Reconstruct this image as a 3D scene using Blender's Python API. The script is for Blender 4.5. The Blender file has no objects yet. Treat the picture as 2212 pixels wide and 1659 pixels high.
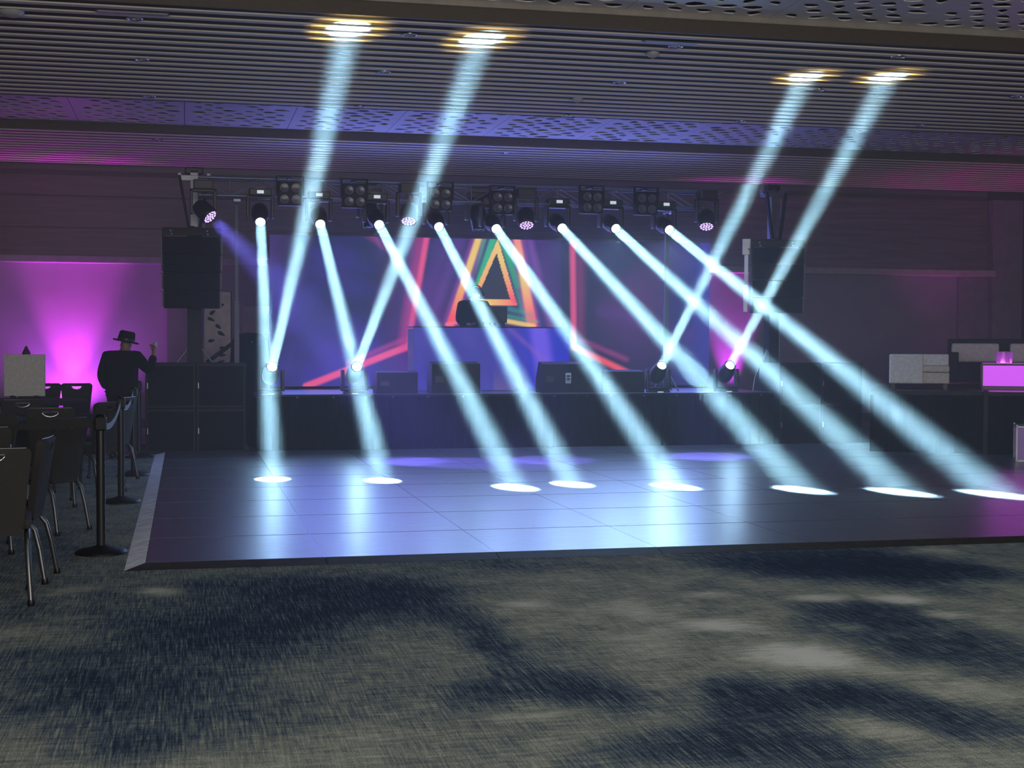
import bpy, bmesh, math, random
from mathutils import Vector, Matrix, Quaternion, noise
from mathutils.geometry import delaunay_2d_cdt
R = math.radians
SC = bpy.context.scene
COL = SC.collection

# ------------------------------------------------------------------ camera
F = 3067.0; YAW = R(12.96); PIT = math.atan(93 / F); ROL = .0036
fw = Vector((math.sin(YAW) * math.cos(PIT), math.cos(YAW) * math.cos(PIT), -math.sin(PIT)))
r0 = Vector((math.cos(YAW), -math.sin(YAW), 0)); u0 = r0.cross(fw)
rv = math.cos(ROL) * r0 + math.sin(ROL) * u0; uv = -math.sin(ROL) * r0 + math.cos(ROL) * u0
cam = bpy.data.cameras.new('camera'); camo = bpy.data.objects.new('camera', cam); COL.objects.link(camo)
cam.sensor_width = 36; cam.lens = F / 2212 * 36; cam.clip_end = 200
M4 = Matrix((rv, uv, -fw)).transposed().to_4x4(); M4.translation = Vector((0, 0, 1.55)); camo.matrix_world = M4
SC.camera = camo
SC.view_settings.view_transform = 'Standard'; SC.view_settings.look = 'None'
SC.view_settings.gamma = 1; SC.view_settings.use_curve_mapping = False
SC.view_settings.exposure = 0.0

# ------------------------------------------------------------------ world and lights
w = bpy.data.worlds.new('world'); SC.world = w; w.use_nodes = True
w.node_tree.nodes['Background'].inputs[0].default_value = (.62, .68, .80, 1)
w.node_tree.nodes['Background'].inputs[1].default_value = .12
SC.cycles.max_bounces = 4; SC.cycles.diffuse_bounces = 2; SC.cycles.glossy_bounces = 3
SC.cycles.transmission_bounces = 4; SC.cycles.volume_bounces = 1; SC.cycles.transparent_max_bounces = 8
SC.cycles.sample_clamp_indirect = 4; SC.cycles.use_denoising = True; SC.cycles.adaptive_threshold = .02
SC.cycles.caustics_reflective = False; SC.cycles.caustics_refractive = False


def aim(o, d):
    o.rotation_euler = Vector(d).to_track_quat('-Z', 'Y').to_euler()


def area(loc, d, sx, sy, e, col, spread=180, disk=False):
    l = bpy.data.lights.new('lamp', 'AREA'); l.shape = 'DISK' if disk else 'RECTANGLE'; l.size = sx
    if not disk: l.size_y = sy
    l.energy = e; l.color = col; l.spread = R(spread)
    o = bpy.data.objects.new('lamp', l); COL.objects.link(o); o.location = loc; aim(o, d); return o


def spot(loc, d, ang, blend, e, col, rad=.03):
    l = bpy.data.lights.new('lamp', 'SPOT'); l.spot_size = R(ang); l.spot_blend = blend; l.energy = e; l.color = col
    l.shadow_soft_size = rad
    o = bpy.data.objects.new('lamp', l); COL.objects.link(o); o.location = loc; aim(o, d); return o


# dim house lights of the hall behind the camera
area((2.5, -4.0, 2.6), (.12, 1, .02), 12, 3.0, 640, (1, .93, .85))
area((1.5, 1.5, 4.5), (0.05, .35, -1), 8, 3, 110, (.95, .97, 1))
area((4.5, 7.2, 4.5), (0, .1, -1), 9, 1.5, 50, (.88, .95, 1))


# ------------------------------------------------------------------ materials
def pm(name, col, rough=.5, metal=0., var=.12, scale=6., bump=0., spec=.5, coat=0., stretch=(1, 1, 1)):
    m = bpy.data.materials.new(name); m.use_nodes = True; nt = m.node_tree; b = nt.nodes['Principled BSDF']
    tc = nt.nodes.new('ShaderNodeTexCoord'); mp = nt.nodes.new('ShaderNodeMapping'); mp.inputs['Scale'].default_value = stretch
    n = nt.nodes.new('ShaderNodeTexNoise'); n.inputs['Scale'].default_value = scale; n.inputs['Detail'].default_value = 3
    nt.links.new(tc.outputs['Object'], mp.inputs[0]); nt.links.new(mp.outputs[0], n.inputs['Vector'])
    r = nt.nodes.new('ShaderNodeValToRGB'); a = 1 - var; c = 1 + var
    r.color_ramp.elements[0].position = .3; r.color_ramp.elements[1].position = .7
    r.color_ramp.elements[0].color = (col[0] * a, col[1] * a, col[2] * a, 1)
    r.color_ramp.elements[1].color = (min(1, col[0] * c), min(1, col[1] * c), min(1, col[2] * c), 1)
    nt.links.new(n.outputs['Fac'], r.inputs[0]); nt.links.new(r.outputs[0], b.inputs['Base Color'])
    b.inputs['Roughness'].default_value = rough; b.inputs['Metallic'].default_value = metal
    b.inputs['Specular IOR Level'].default_value = spec; b.inputs['Coat Weight'].default_value = coat
    if bump:
        bp = nt.nodes.new('ShaderNodeBump'); bp.inputs['Strength'].default_value = bump; bp.inputs['Distance'].default_value = .01
        nt.links.new(n.outputs['Fac'], bp.inputs['Height']); nt.links.new(bp.outputs[0], b.inputs['Normal'])
    return m


def em(name, col, s, sampling=None):
    m = bpy.data.materials.new(name); m.use_nodes = True; b = m.node_tree.nodes['Principled BSDF']
    b.inputs['Base Color'].default_value = (.02, .02, .02, 1); b.inputs['Roughness'].default_value = .3
    b.inputs['Emission Color'].default_value = (*col, 1); b.inputs['Emission Strength'].default_value = s
    if sampling: m.cycles.emission_sampling = sampling
    return m


BLK = pm('black_powder_coat', (.004, .004, .005), .5, bump=.1, scale=60, spec=.25)
BLKG = pm('black_grille', (.003, .003, .004), .7, bump=.3, scale=140, spec=.15)
BPL = pm('black_plastic', (.008, .008, .009), .38)
GRY = pm('grey_steel', (.30, .31, .33), .4, .8)
ALU = pm('brushed_aluminium', (.22, .23, .26), .42, .8, scale=20, stretch=(1, 12, 12))
DALU = pm('dull_aluminium', (.10, .10, .12), .5, .5)
CHR = pm('chrome', (.75, .75, .77), .16, 1., var=.04)
FAB = pm('charcoal_chair_fabric', (.030, .028, .026), .9, bump=.35, scale=160)
CHARM = pm('dark_chair_metal', (.13, .13, .13), .32, .85)
DRAPE = pm('black_stage_skirt', (.004, .005, .007), .9, spec=.1, bump=.1, scale=12, stretch=(6, 6, 1))
CLOTH = pm('black_table_cloth', (.008, .008, .010), .85)
SUIT = pm('black_wool_suit', (.003, .003, .004), .9, bump=.15, scale=90, spec=.1)
SKIN = pm('skin', (.32, .18, .13), .5)
HAT = pm('black_felt', (.003, .003, .004), .9, spec=.1)
WHT = pm('white_upholstery', (.80, .77, .73), .6, scale=30, bump=.05)
LAM = pm('pale_laminate', (.45, .44, .44), .35)
DECK = pm('stage_deck_plywood', (.10, .09, .13), .35, scale=4)
DKWOOD = pm('dark_sofa_fabric', (.012, .013, .018), .8)
LENS = em('lit_lens', (.80, .95, 1), 14, 'NONE')
DISP = em('white_display', (.75, .86, 1), .75, 'NONE')
LABEL = pm('white_label', (.45, .47, .50), .5)
WCELL = em('violet_led_cell', (.72, .50, 1), 1.7, 'NONE')
WDARK = em('violet_led_gap', (.30, .16, .9), .12, 'NONE')
GLASS = pm('lamp_glass', (.10, .10, .13), .25, .2)
WARM = pm('blinder_reflector', (.16, .17, .22), .35, .6)
BELT_LIT = pm('stage_lit_webbing', (.20, .21, .23), .45, scale=80, var=.2)  # pale tone stands in for stage light on these belts
BBELT = pm('black_webbing', (.010, .010, .012), .7)


# ------------------------------------------------------------------ mesh tools
class MB:
    def __init__(s): s.v = []; s.f = []; s.sm = []

    def add(s, vs, fs, smooth=False):
        k = len(s.v); s.v += [Vector(v) for v in vs]; s.f += [tuple(i + k for i in f) for f in fs]; s.sm += [smooth] * len(fs); return s

    def box(s, a, b, ch=0., rot=None, piv=None):
        a = Vector(a); b = Vector(b); c = (a + b) / 2; h = (b - a) / 2
        if ch <= 0:
            vs = [Vector((x, y, z)) for x in (a.x, b.x) for y in (a.y, b.y) for z in (a.z, b.z)]
            fs = [(0, 1, 3, 2), (4, 6, 7, 5), (0, 4, 5, 1), (2, 3, 7, 6), (0, 2, 6, 4), (1, 5, 7, 3)]
        else:
            bm = bmesh.new(); bmesh.ops.create_cube(bm, size=1)
            for v in bm.verts: v.co = Vector((c.x + v.co.x * 2 * h.x, c.y + v.co.y * 2 * h.y, c.z + v.co.z * 2 * h.z))
            bmesh.ops.bevel(bm, geom=bm.edges[:], offset=ch, segments=2, affect='EDGES', profile=.6)
            bm.verts.index_update()
            vs = [v.co.copy() for v in bm.verts]; fs = [tuple(v.index for v in f.verts) for f in bm.faces]; bm.free()
        if rot is not None:
            p = Vector(piv) if piv is not None else c
            vs = [p + rot @ (v - p) for v in vs]
        return s.add(vs, fs, False)

    def tube(s, pts, rad, n=8, closed=False, caps=True):
        pts = [Vector(p) for p in pts]; m = len(pts); rr = rad if isinstance(rad, (list, tuple)) else [rad] * m
        vs = []; fs = []; prev = None
        for i, p in enumerate(pts):
            if closed: t = pts[(i + 1) % m] - pts[i - 1]
            else: t = pts[min(i + 1, m - 1)] - pts[max(i - 1, 0)]
            t.normalize()
            if prev is None:
                a = Vector((0, 0, 1)) if abs(t.z) < .9 else Vector((1, 0, 0))
                e = t.cross(a).normalized()
            else:
                e = (prev - t * prev.dot(t)).normalized()
            prev = e; g = t.cross(e)
            for k in range(n):
                th = 2 * math.pi * k / n; vs.append(p + (e * math.cos(th) + g * math.sin(th)) * rr[i])
        for i in range(m if closed else m - 1):
            for k in range(n):
                a = i * n + k; b = i * n + (k + 1) % n; c = ((i + 1) % m) * n + (k + 1) % n; d = ((i + 1) % m) * n + k
                fs.append((a, b, c, d))
        s.add(vs, fs, True)
        if caps and not closed: s.add(vs[:n], [tuple(range(n))[::-1]]); s.add(vs[-n:], [tuple(range(n))])
        return s

    def lathe(s, prof, n=20, loc=(0, 0, 0), axis=(0, 0, 1), smooth=True):
        q = Vector((0, 0, 1)).rotation_difference(Vector(axis)); loc = Vector(loc); vs = []; fs = []
        for (r, z) in prof:
            for k in range(n):
                th = 2 * math.pi * k / n; vs.append(loc + q @ Vector((r * math.cos(th), r * math.sin(th), z)))
        for i in range(len(prof) - 1):
            for k in range(n):
                fs.append((i * n + k, i * n + (k + 1) % n, (i + 1) * n + (k + 1) % n, (i + 1) * n + k))
        return s.add(vs, fs, smooth)

    def ribbon(s, pts, wdt, th, side):
        """flat strap along pts, wide along z, thickness th along side"""
        vs = []; fs = []; side = Vector(side)
        for p in pts:
            p = Vector(p)
            for dz in (-wdt / 2, wdt / 2):
                for dt in (-th / 2, th / 2): vs.append(p + Vector((0, 0, dz)) + side * dt)
        for i in range(len(pts) - 1):
            a = 4 * i; b = a + 4
            fs += [(a, b, b + 1, a + 1), (a + 2, a + 3, b + 3, b + 2), (a, a + 2, b + 2, b), (a + 1, b + 1, b + 3, a + 3)]
        return s.add(vs, fs)

    def plate(s, outline, holes, th, fn):
        """flat plate in (u,v) with holes, thickness th, mapped by fn(u,v,w)"""
        pts = [Vector(p) for p in outline]; edges = []; n = len(pts)
        edges += [(i, (i + 1) % n) for i in range(n)]
        for h in holes:
            k = len(pts); pts += [Vector(p) for p in h]; edges += [(k + i, k + (i + 1) % len(h)) for i in range(len(h))]
        res = delaunay_2d_cdt(pts, edges, [], 1, 1e-6)
        vo, eo, fo = res[0], res[1], res[2]

        def inside(p, poly):
            c = False; j = len(poly) - 1
            for i in range(len(poly)):
                a = poly[i]; b = poly[j]
                if (a[1] > p[1]) != (b[1] > p[1]) and p[0] < (b[0] - a[0]) * (p[1] - a[1]) / (b[1] - a[1]) + a[0]: c = not c
                j = i
            return c
        hb = [(min(p[0] for p in h), max(p[0] for p in h), min(p[1] for p in h), max(p[1] for p in h), h) for h in holes]
        tris = []
        for f in fo:
            c = sum((vo[i] for i in f), Vector((0, 0))) / len(f)
            if any(b[0] < c.x < b[1] and b[2] < c.y < b[3] and inside(c, b[4]) for b in hb): continue
            tris.append(tuple(f))
        nv = len(vo); vs = [fn(v.x, v.y, 0) for v in vo] + [fn(v.x, v.y, th) for v in vo]
        fs = [t for t in tris] + [tuple(i + nv for i in t[::-1]) for t in tris]
        cnt = {}
        for t in tris:
            for i in range(len(t)):
                a, b = t[i], t[(i + 1) % len(t)]; cnt[(a, b)] = 1
        for (a, b) in cnt:
            if (b, a) not in cnt: fs.append((b, a, a + nv, b + nv))
        return s.add(vs, fs)

    def build(s, name, m, parent=None, loc=None):
        me = bpy.data.meshes.new(name); me.from_pydata([tuple(v) for v in s.v], [], s.f); me.materials.append(m)
        me.polygons.foreach_set('use_smooth', s.sm); me.update()
        o = bpy.data.objects.new(name, me); COL.objects.link(o)
        if parent is not None: o.parent = parent
        if loc is not None: o.location = loc
        return o


def thing(name, label, cat, loc=(0, 0, 0), rz=0., group=None):
    o = bpy.data.objects.new(name, None); COL.objects.link(o); o.location = loc; o.rotation_euler = (0, 0, rz)
    o.empty_display_size = .1
    return tag(o, label, cat, group)


def tag(o, label=None, cat=None, group=None, kind=None):
    for k, v in (('label', label), ('category', cat), ('group', group), ('kind', kind)):
        if v: o[k] = v
    return o


def struct(mb, name, m, parent=None):
    o = mb.build(name, m, parent)
    if parent is None: o['kind'] = 'structure'
    return o


def dup(root, loc, rz, label, group=None):
    c = root.copy(); COL.objects.link(c); c.location = loc; c.rotation_euler = (0, 0, rz); c['label'] = label
    if group: c['group'] = group

    def kids(src, dst):
        for ch in [x for x in src.children]:
            k = ch.copy(); COL.objects.link(k); k.parent = dst; kids(ch, k)
    kids(root, c)
    return c


def skin(name, verts, edges, radii, m, parent, lv=2):
    """one continuous surface grown round a skeleton of joints"""
    me = bpy.data.meshes.new(name + '_bones'); me.from_pydata(verts, edges, []); o = bpy.data.objects.new(name, me); COL.objects.link(o)
    md = o.modifiers.new('skin', 'SKIN'); md.use_smooth_shade = True
    for i, v in enumerate(me.skin_vertices[0].data):
        v.radius = radii[i] if isinstance(radii[i], (tuple, list)) else (radii[i], radii[i]); v.use_root = (i == 0)
    sb = o.modifiers.new('sub', 'SUBSURF'); sb.levels = lv; sb.render_levels = lv
    dg = bpy.context.evaluated_depsgraph_get(); ev = o.evaluated_get(dg); nm = bpy.data.meshes.new_from_object(ev)
    bpy.data.objects.remove(o); nm.materials.clear(); nm.materials.append(m)
    for p in nm.polygons: p.use_smooth = True
    q = bpy.data.objects.new(name, nm); COL.objects.link(q); q.parent = parent
    return q


# ------------------------------------------------------------------ floor: carpet
def carpet_value(x, y):
    wv = noise.noise_vector(Vector((x * .8, y * .55, 3.1))) * .13
    wv2 = noise.noise_vector(Vector((x * 2.6, y * 1.6, 7.7))) * .07
    X = x + wv.x + wv2.x; Y = y + wv.y * 1.5 + wv2.y
    v = .55 + .17 * noise.fractal(Vector((x * .55 + 11, y * .45, 0)), .8, 2.1, 3)
    for (cx, cy, rx, ry, a) in CARPET:
        d = ((X - cx) / rx) ** 2 + ((Y - cy) / ry) ** 2
        if d < 6: v += a * .56 * math.exp(-(d * .8) ** 1.5)
    return v


# (x, y, radius x, radius y, darker or lighter) of the woven patches
CARPET = [(-.1, 7.6, 1.2, 1.5, -.20), (.9, 7.4, .8, 1.0, -.12), (0.45, 9.05, 0.44, 0.48, -0.6), (0.98, 8.53, 0.45, 0.62, -0.75), (0.24, 7.96, 0.56, 0.6, -0.5), (-0.16, 6.9, 0.53, 0.59, -0.35), (0.05, 6.07, 0.64, 0.54, -0.45), (-0.5, 6.43, 0.24, 0.68, -0.2), (-0.3, 5.53, 0.28, 0.25, -0.35), (1.33, 8.3, 0.25, 0.75, -0.45), (1.6, 7.95, 0.19, 0.55, -0.45), (1.51, 7.13, 0.14, 0.44, -0.55), (1.53, 6.21, 0.32, 0.3, -0.55), (1.76, 5.95, 0.18, 0.32, -0.6), (1.21, 5.98, 0.16, 0.23, -0.3), (3.96, 9.29, 0.43, 0.59, -0.8), (4.6, 9.15, 0.59, 0.88, -0.8), (4.85, 8.69, 0.41, 0.89, -0.55), (3.85, 7.47, 0.4, 0.36, -0.75), (3.41, 7.16, 0.2, 0.21, -0.4), (3.8, 6.48, 0.4, 0.6, -0.6), (2.57, 5.77, 0.45, 0.35, -0.85), (2.25, 5.31, 0.26, 0.32, -0.7), (2.97, 5.69, 0.25, 0.3, -0.65), (2.36, 5.99, 0.21, 0.29, -0.35), (3.09, 5.19, 0.25, 0.32, -0.8), (1.84, 5.06, 0.26, 0.23, -0.6), (2.26, 4.85, 0.35, 0.22, -0.6), (5.29, 8.51, 0.22, 0.52, -0.4), (2.38, 9.4, 0.22, 0.27, -0.25), (2.06, 9.57, 0.19, 0.24, -0.25), (-1.02, 11.11, 0.41, 0.75, -0.3), (-0.87, 8.33, 0.21, 0.28, -0.25), (-0.13, 8.95, 0.13, 0.15, 0.7), (-0.7, 9.09, 0.13, 0.15, 0.45), (0.69, 8.48, 0.14, 0.14, 0.3), (2.96, 6.65, 0.26, 0.26, 0.75), (3.12, 6.46, 0.16, 0.23, 0.6), (3.74, 7.93, 0.17, 0.13, 0.75), (4.17, 7.81, 0.17, 0.16, 0.9), (4.2, 7.33, 0.13, 0.13, 0.85), (3.52, 7.17, 0.12, 0.11, 0.6), (2.8, 7.33, 0.18, 0.13, 0.6), (2.47, 7.79, 0.13, 0.19, 0.35), (2.28, 6.97, 0.19, 0.24, 0.3), (1.99, 7.99, 0.11, 0.11, 0.5), (3.01, 8.1, 0.2, 0.12, 0.45), (5.44, 9.5, 0.21, 0.15, 0.35), (5.02, 8.19, 0.21, 0.22, 0.3), (2.71, 5.07, 0.2, 0.16, 0.35), (3.49, 5.75, 0.17, 0.27, 0.3), (-0.71, 7.66, 0.26, 0.36, 0.2), (-0.5, 5.76, 0.2, 0.27, 0.15), (0.59, 6.65, 0.3, 0.66, 0.2), (1.1, 6.83, 0.27, 0.51, 0.2), (2.65, 8.86, 0.49, 0.44, 0.15), (1.43, 5.63, 0.19, 0.08, 0.35), (3.39, 8.71, 0.18, 0.34, 0.1), (2.62, 6.41, 0.27, 0.28, -0.05), (3.45, 6.13, 0.22, 0.13, 0.35)]
xs = [-9, -6] + [-4 + .05 * i for i in range(0, 241)] + [9, 12, 16, 22]
ys = [-5, 0, 3] + [4.2 + .05 * i for i in range(0, 126)] + [10.6 + .1 * i for i in range(0, 97)] + [21, 23, 26.2]
me = bpy.data.meshes.new('floor'); vs = [(x, y, 0) for y in ys for x in xs]; nx = len(xs)
me.from_pydata(vs, [], [(j * nx + i, j * nx + i + 1, (j + 1) * nx + i + 1, (j + 1) * nx + i) for j in range(len(ys) - 1) for i in range(nx - 1)])
at = me.attributes.new('weave', 'FLOAT', 'POINT'); at.data.foreach_set('value', [carpet_value(x, y) for (x, y, z) in vs])
floor = bpy.data.objects.new('floor', me); COL.objects.link(floor); floor['kind'] = 'structure'
m = bpy.data.materials.new('patterned_carpet'); m.use_nodes = True; nt = m.node_tree; N = nt.nodes; L = nt.links; b = N['Principled BSDF']
b.inputs['Roughness'].default_value = .95; b.inputs['Specular IOR Level'].default_value = .15


def nmath(op, a, bb=None, clamp=False):
    n = N.new('ShaderNodeMath'); n.operation = op; n.use_clamp = clamp
    for i, q in enumerate((a, bb)):
        if q is None: continue
        if isinstance(q, (int, float)): n.inputs[i].default_value = q
        else: L.new(q, n.inputs[i])
    return n.outputs[0]


def nnoise(sc, scale, detail=2., rough=.5):
    mp = N.new('ShaderNodeMapping'); mp.inputs['Scale'].default_value = sc; L.new(tcc.outputs['Object'], mp.inputs[0])
    n = N.new('ShaderNodeTexNoise'); n.inputs['Scale'].default_value = scale; n.inputs['Detail'].default_value = detail; n.inputs['Roughness'].default_value = rough
    L.new(mp.outputs[0], n.inputs['Vector']); return n.outputs['Fac']


tcc = N.new('ShaderNodeTexCoord'); atn = N.new('ShaderNodeAttribute'); atn.attribute_name = 'weave'
n1 = nnoise((1, 1, 1), 3.5, 5, .65); n2 = nnoise((1, .035, 1), 95, 3, .75); n3 = nnoise((.22, 1, 1), 30, 4, .7); n4 = nnoise((1, 1, 1), 190, 2, .8)
v0 = nmath('ADD', atn.outputs['Fac'], nmath('MULTIPLY', nmath('SUBTRACT', n1, .5), .55))
dk = nmath('SUBTRACT', 1.0, nmath('MULTIPLY', v0, 1.3), True)     # how blue the yarn is here
v1 = nmath('ADD', v0, nmath('MULTIPLY', nmath('SUBTRACT', n2, .5), nmath('ADD', nmath('MULTIPLY', dk, 2.3), .2)))
v2 = nmath('ADD', v1, nmath('MULTIPLY', nmath('SUBTRACT', n3, .5), .75))
v3 = nmath('ADD', v2, nmath('MULTIPLY', nmath('SUBTRACT', n4, .5), 1.5))
rp = N.new('ShaderNodeValToRGB'); L.new(v3, rp.inputs[0]); els = rp.color_ramp.elements
els[0].position = 0.; els[0].color = (.014, .022, .038, 1)
els[1].position = 1.; els[1].color = (.58, .57, .50, 1)
for p, c in ((.2, (.035, .055, .088, 1)), (.40, (.09, .115, .13, 1)), (.6, (.215, .225, .165, 1)), (.8, (.36, .365, .295, 1))):
    e = els.new(p); e.color = c
L.new(rp.outputs[0], b.inputs['Base Color'])
bp = N.new('ShaderNodeBump'); bp.inputs['Strength'].default_value = .6; bp.inputs['Distance'].default_value = .006; L.new(n4, bp.inputs['Height']); L.new(bp.outputs[0], b.inputs['Normal'])
me.materials.append(m)

# ------------------------------------------------------------------ room shell
WALLP = pm('upper_wall_wood_panel', (.15, .105, .11), .38, scale=3, var=.25, stretch=(.35, 1, 6), bump=.05)
WALLA = pm('painted_alcove_wall', (.42, .38, .42), .75, scale=2, var=.06)
TRIM = pm('painted_ledge', (.38, .33, .38), .5)
DARKW = pm('dark_void', (.010, .009, .012), .8)
WY = 26.0
struct(MB().box((-9, WY, 2.95), (9.9, WY + .2, 4.7)), 'wall_back', WALLP)
o = struct(MB().box((9.9, WY, 2.95), (15.86, WY + .2, 4.7)), 'wall_back_right', pm('polished_wood_veneer', (.19, .13, .18), .22, scale=2.5, var=.3, stretch=(.3, 1, 5), coat=.3))
struct(MB().box((-9, WY, 0), (-.31, WY + .2, 2.9)), 'wall_alcove_left', WALLA)
struct(MB().box((-.31, WY - .25, 0), (1.9, WY + .2, 2.9), .0), 'wall_pier', pm('grey_pier', (.30, .28, .28), .7, var=.1, scale=2))
struct(MB().box((1.9, WY, 0), (15.86, WY + .2, 2.9)), 'wall_alcove_right', pm('plum_painted_wall', (.26, .22, .32), .7, scale=2, var=.06))
struct(MB().box((-9, WY - .30, 2.88), (15.9, WY + .02, 3.0), .01), 'trim_1', TRIM)
struct(MB().box((-9, WY - .03, 4.42), (16.6, WY + .01, 4.50)).box((-9, WY - .015, 4.05), (9.9, WY + .01, 4.07)).box((-9, WY - .015, 3.5), (9.9, WY + .01, 3.515)), 'trim_2', pm('wall_reveal', (.07, .05, .05), .5))
struct(MB().box((15.86, WY - .25, 0), (16.52, WY + .2, 4.42), .01).box((15.2, WY - .1, 0), (15.86, WY + .1, 2.88), .01), 'wall_pier_right', pm('plum_pier', (.20, .17, .24), .6))
struct(MB().box((15.86, WY - .1, 4.42), (22, WY + .2, 4.7)), 'wall_header_right', pm('dark_header', (.04, .03, .04), .7))
struct(MB().box((16.52, WY + .6, 0), (22, WY + .8, 4.5)), 'wall_doorway_back', DARKW)
struct(MB().box((-9, WY - .03, 0), (-.31, WY + .01, .14), .005).box((1.9, WY - .03, 0), (15.2, WY + .01, .14), .005), 'baseboard_back', BPL)
struct(MB().box((-9.2, -5, 0), (-9, WY + .2, 4.7)), 'wall_left', WALLA)
struct(MB().box((22, -5, 0), (22.2, WY + .2, 4.7)), 'wall_right', WALLA)

# ceiling: slatted fields with perforated coffers between
SLAT = pm('pale_slat', (.80, .73, .66), .6, .0, scale=3, var=.06, stretch=(.3, 3, 3))
BACK = pm('brown_ceiling_board', (.034, .021, .008), .85, scale=3, var=.15, stretch=(.3, 4, 1), spec=.15)
BROWN = pm('brown_bulkhead', (.075, .055, .036), .6, scale=20)
LIP = pm('beige_coffer_lip', (.34, .30, .25), .5)
PERF = pm('perforated_aluminium', (.92, .90, .92), .30, .12, var=.05)
PLEN = pm('plenum', (.030, .030, .040), .25, .3)
ceil = MB().box((-9, 13.42, 4.612), (22, 18.86, 4.70)).box((-9, 21.70, 4.612), (22, WY, 4.70)).box((-9, 8.0, 5.1), (22, WY + .2, 5.2)).box((-9, 5.0, 4.66), (22, 9.9, 4.75)).build('ceiling', BACK)
ceil['kind'] = 'structure'
sb = MB()
for k in range(18): y = 13.63 + .296 * k; sb.box((-9, y - .045, 4.597), (22, y + .045, 4.613))
sb.build('slat', SLAT, ceil)
sb = MB()
for k in range(14): y = 21.90 + .296 * k; sb.box((-9, y - .045, 4.597), (22, y + .045, 4.613))
sb.build('slat', SLAT, ceil)
MB().box((-9, 13.40, 4.60), (22, 13.44, 4.73)).build('bulkhead', BROWN, ceil)
MB().box((-9, 21.66, 4.60), (22, 21.70, 4.73)).box((-9, 18.86, 4.62), (22, 18.90, 4.73)).build('bulkhead', BROWN, ceil)
MB().box((-9, 13.36, 4.73), (22, 13.44, 4.80), .02).build('coffer_lip', LIP, ceil)
rnd = random.Random(5)


def leaf(cx, cy, ln, wd, ang, n=12):
    pts = []
    for k in range(n):
        t = 2 * math.pi * k / n; u = math.cos(t); v = math.sin(t) * (1 - .45 * u) * (1 - .35 * abs(u) ** 3)
        pts.append((cx + (u * ln * math.cos(ang) - v * wd * math.sin(ang)), cy + (u * ln * math.sin(ang) + v * wd * math.cos(ang))))
    return pts


def coffer(x0, x1, y0, y1, z, pw, skew):
    x = x0
    while x < x1 - .01:
        xe = min(x + pw, x1); holes = []
        nxh = max(1, round((xe - x - .08) / .285)); nyh = round((y1 - y0 - .12) / .225)
        cw = (xe - x - .08) / nxh; chh = (y1 - y0 - .12) / nyh
        for i in range(nxh):
            for j in range(nyh):
                if rnd.random() < .04: continue
                ln = rnd.uniform(.105, .145); wd = rnd.uniform(.070, .100)
                an = rnd.choice((rnd.gauss(0, .5), rnd.gauss(math.pi, .5), rnd.gauss(.8, .3)))
                ca, sa = abs(math.cos(an)), abs(math.sin(an)); ex = ln * ca + wd * sa; ey = ln * sa + wd * ca
                if j % 2 and i == nxh - 1: continue
                cx = x + .04 + cw * (i + .5 + .5 * (j % 2)) + rnd.uniform(-1, 1) * max(0, cw / 2 - ex - .004); cy = y0 + .06 + chh * (j + .5) + rnd.uniform(-1, 1) * max(0, chh / 2 - ey - .004)
                k = min(1, (cw / 2 - .006) / ex, (chh / 2 - .006) / ey)
                holes.append(leaf(cx, cy, ln * k, wd * k, an))
        MB().plate([(x + .004, y0), (xe - .004, y0), (xe - .004, y1), (x + .004, y1)], holes, .012, lambda u, v, ww: Vector((u, v, z + ww))).build('perforated_panel', PERF, ceil)
        x = xe


coffer(1.2, 13.2, 10.4, 13.40, 4.79, 1.5, 0)
coffer(-4.5, 15.0, 18.90, 21.66, 4.72, 1.5, 0)
MB().box((-9, 10.4, 5.0), (22, 13.42, 5.02)).build('plenum_board', PLEN, ceil)
MB().box((-9, 18.88, 4.95), (22, 21.68, 4.97)).build('plenum_board', PLEN, ceil)
MB().box((13.2, 10.4, 4.79), (22, 13.40, 4.80)).box((-9, 10.4, 4.79), (1.2, 13.40, 4.80)).box((15, 18.9, 4.72), (22, 21.66, 4.73)).box((-9, 18.9, 4.72), (-4.5, 21.66, 4.73)).build('plain_panel', PERF, ceil)

# ceiling fittings
dlt = thing('downlight', '', 'downlight', (-.46, 14.05, 4.60))
MB().lathe([(.080, 0), (.080, -.008), (.066, -.010), (.062, .0), (.050, .05)], 20).build('trim_ring', CHR, dlt)
MB().lathe([(.050, .05), (.036, .035), (.0, .03)], 16).build('reflector', pm('cut_reflector', (.8, .82, .85), .12, 1, var=.5, scale=60), dlt)
DL = [(-.46, 14.05, 'unlit chrome downlight in front slats, farthest left of the nearest row'), (-.45, 16.06, 'unlit chrome downlight in front slats, farthest left of the middle row'), (-.43, 18.47, 'unlit chrome downlight beside the left end of the perforated band'),
      (2.19, 14.13, 'unlit chrome downlight between the two lit patches on left slats'), (2.21, 16.14, 'unlit chrome downlight between the two left upward beams, mid slats'), (2.23, 18.6, 'unlit chrome downlight at the slats edge between the two left upward beams'),
      (4.95, 14.02, 'unlit chrome downlight beside the short black vent in the centre slats'), (5.0, 16.12, 'unlit chrome downlight in mid slats beyond the round smoke detector'), (5.04, 18.67, 'unlit chrome downlight beside the black vent near the perforated band'),
      (7.43, 13.95, 'unlit chrome downlight nearest the camera above the right pair of beams'), (7.48, 16.01, 'unlit chrome downlight between the two right upward beams'), (7.51, 18.54, 'unlit chrome downlight left of the right pair of beams by the perforated band'),
      (10.05, 15.83, 'unlit chrome downlight near the far right edge of the front slats'), (10.1, 18.27, 'unlit chrome downlight right of the rightmost upward beam'),
      (-.41, 22.39, 'unlit downlight in the rear slats above the left speaker tower'), (5.09, 22.56, 'unlit downlight in the rear slats above the middle of the truss')]
dlt['label'] = DL[0][2]; dlt['group'] = 'downlights in the slatted ceiling'
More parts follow.
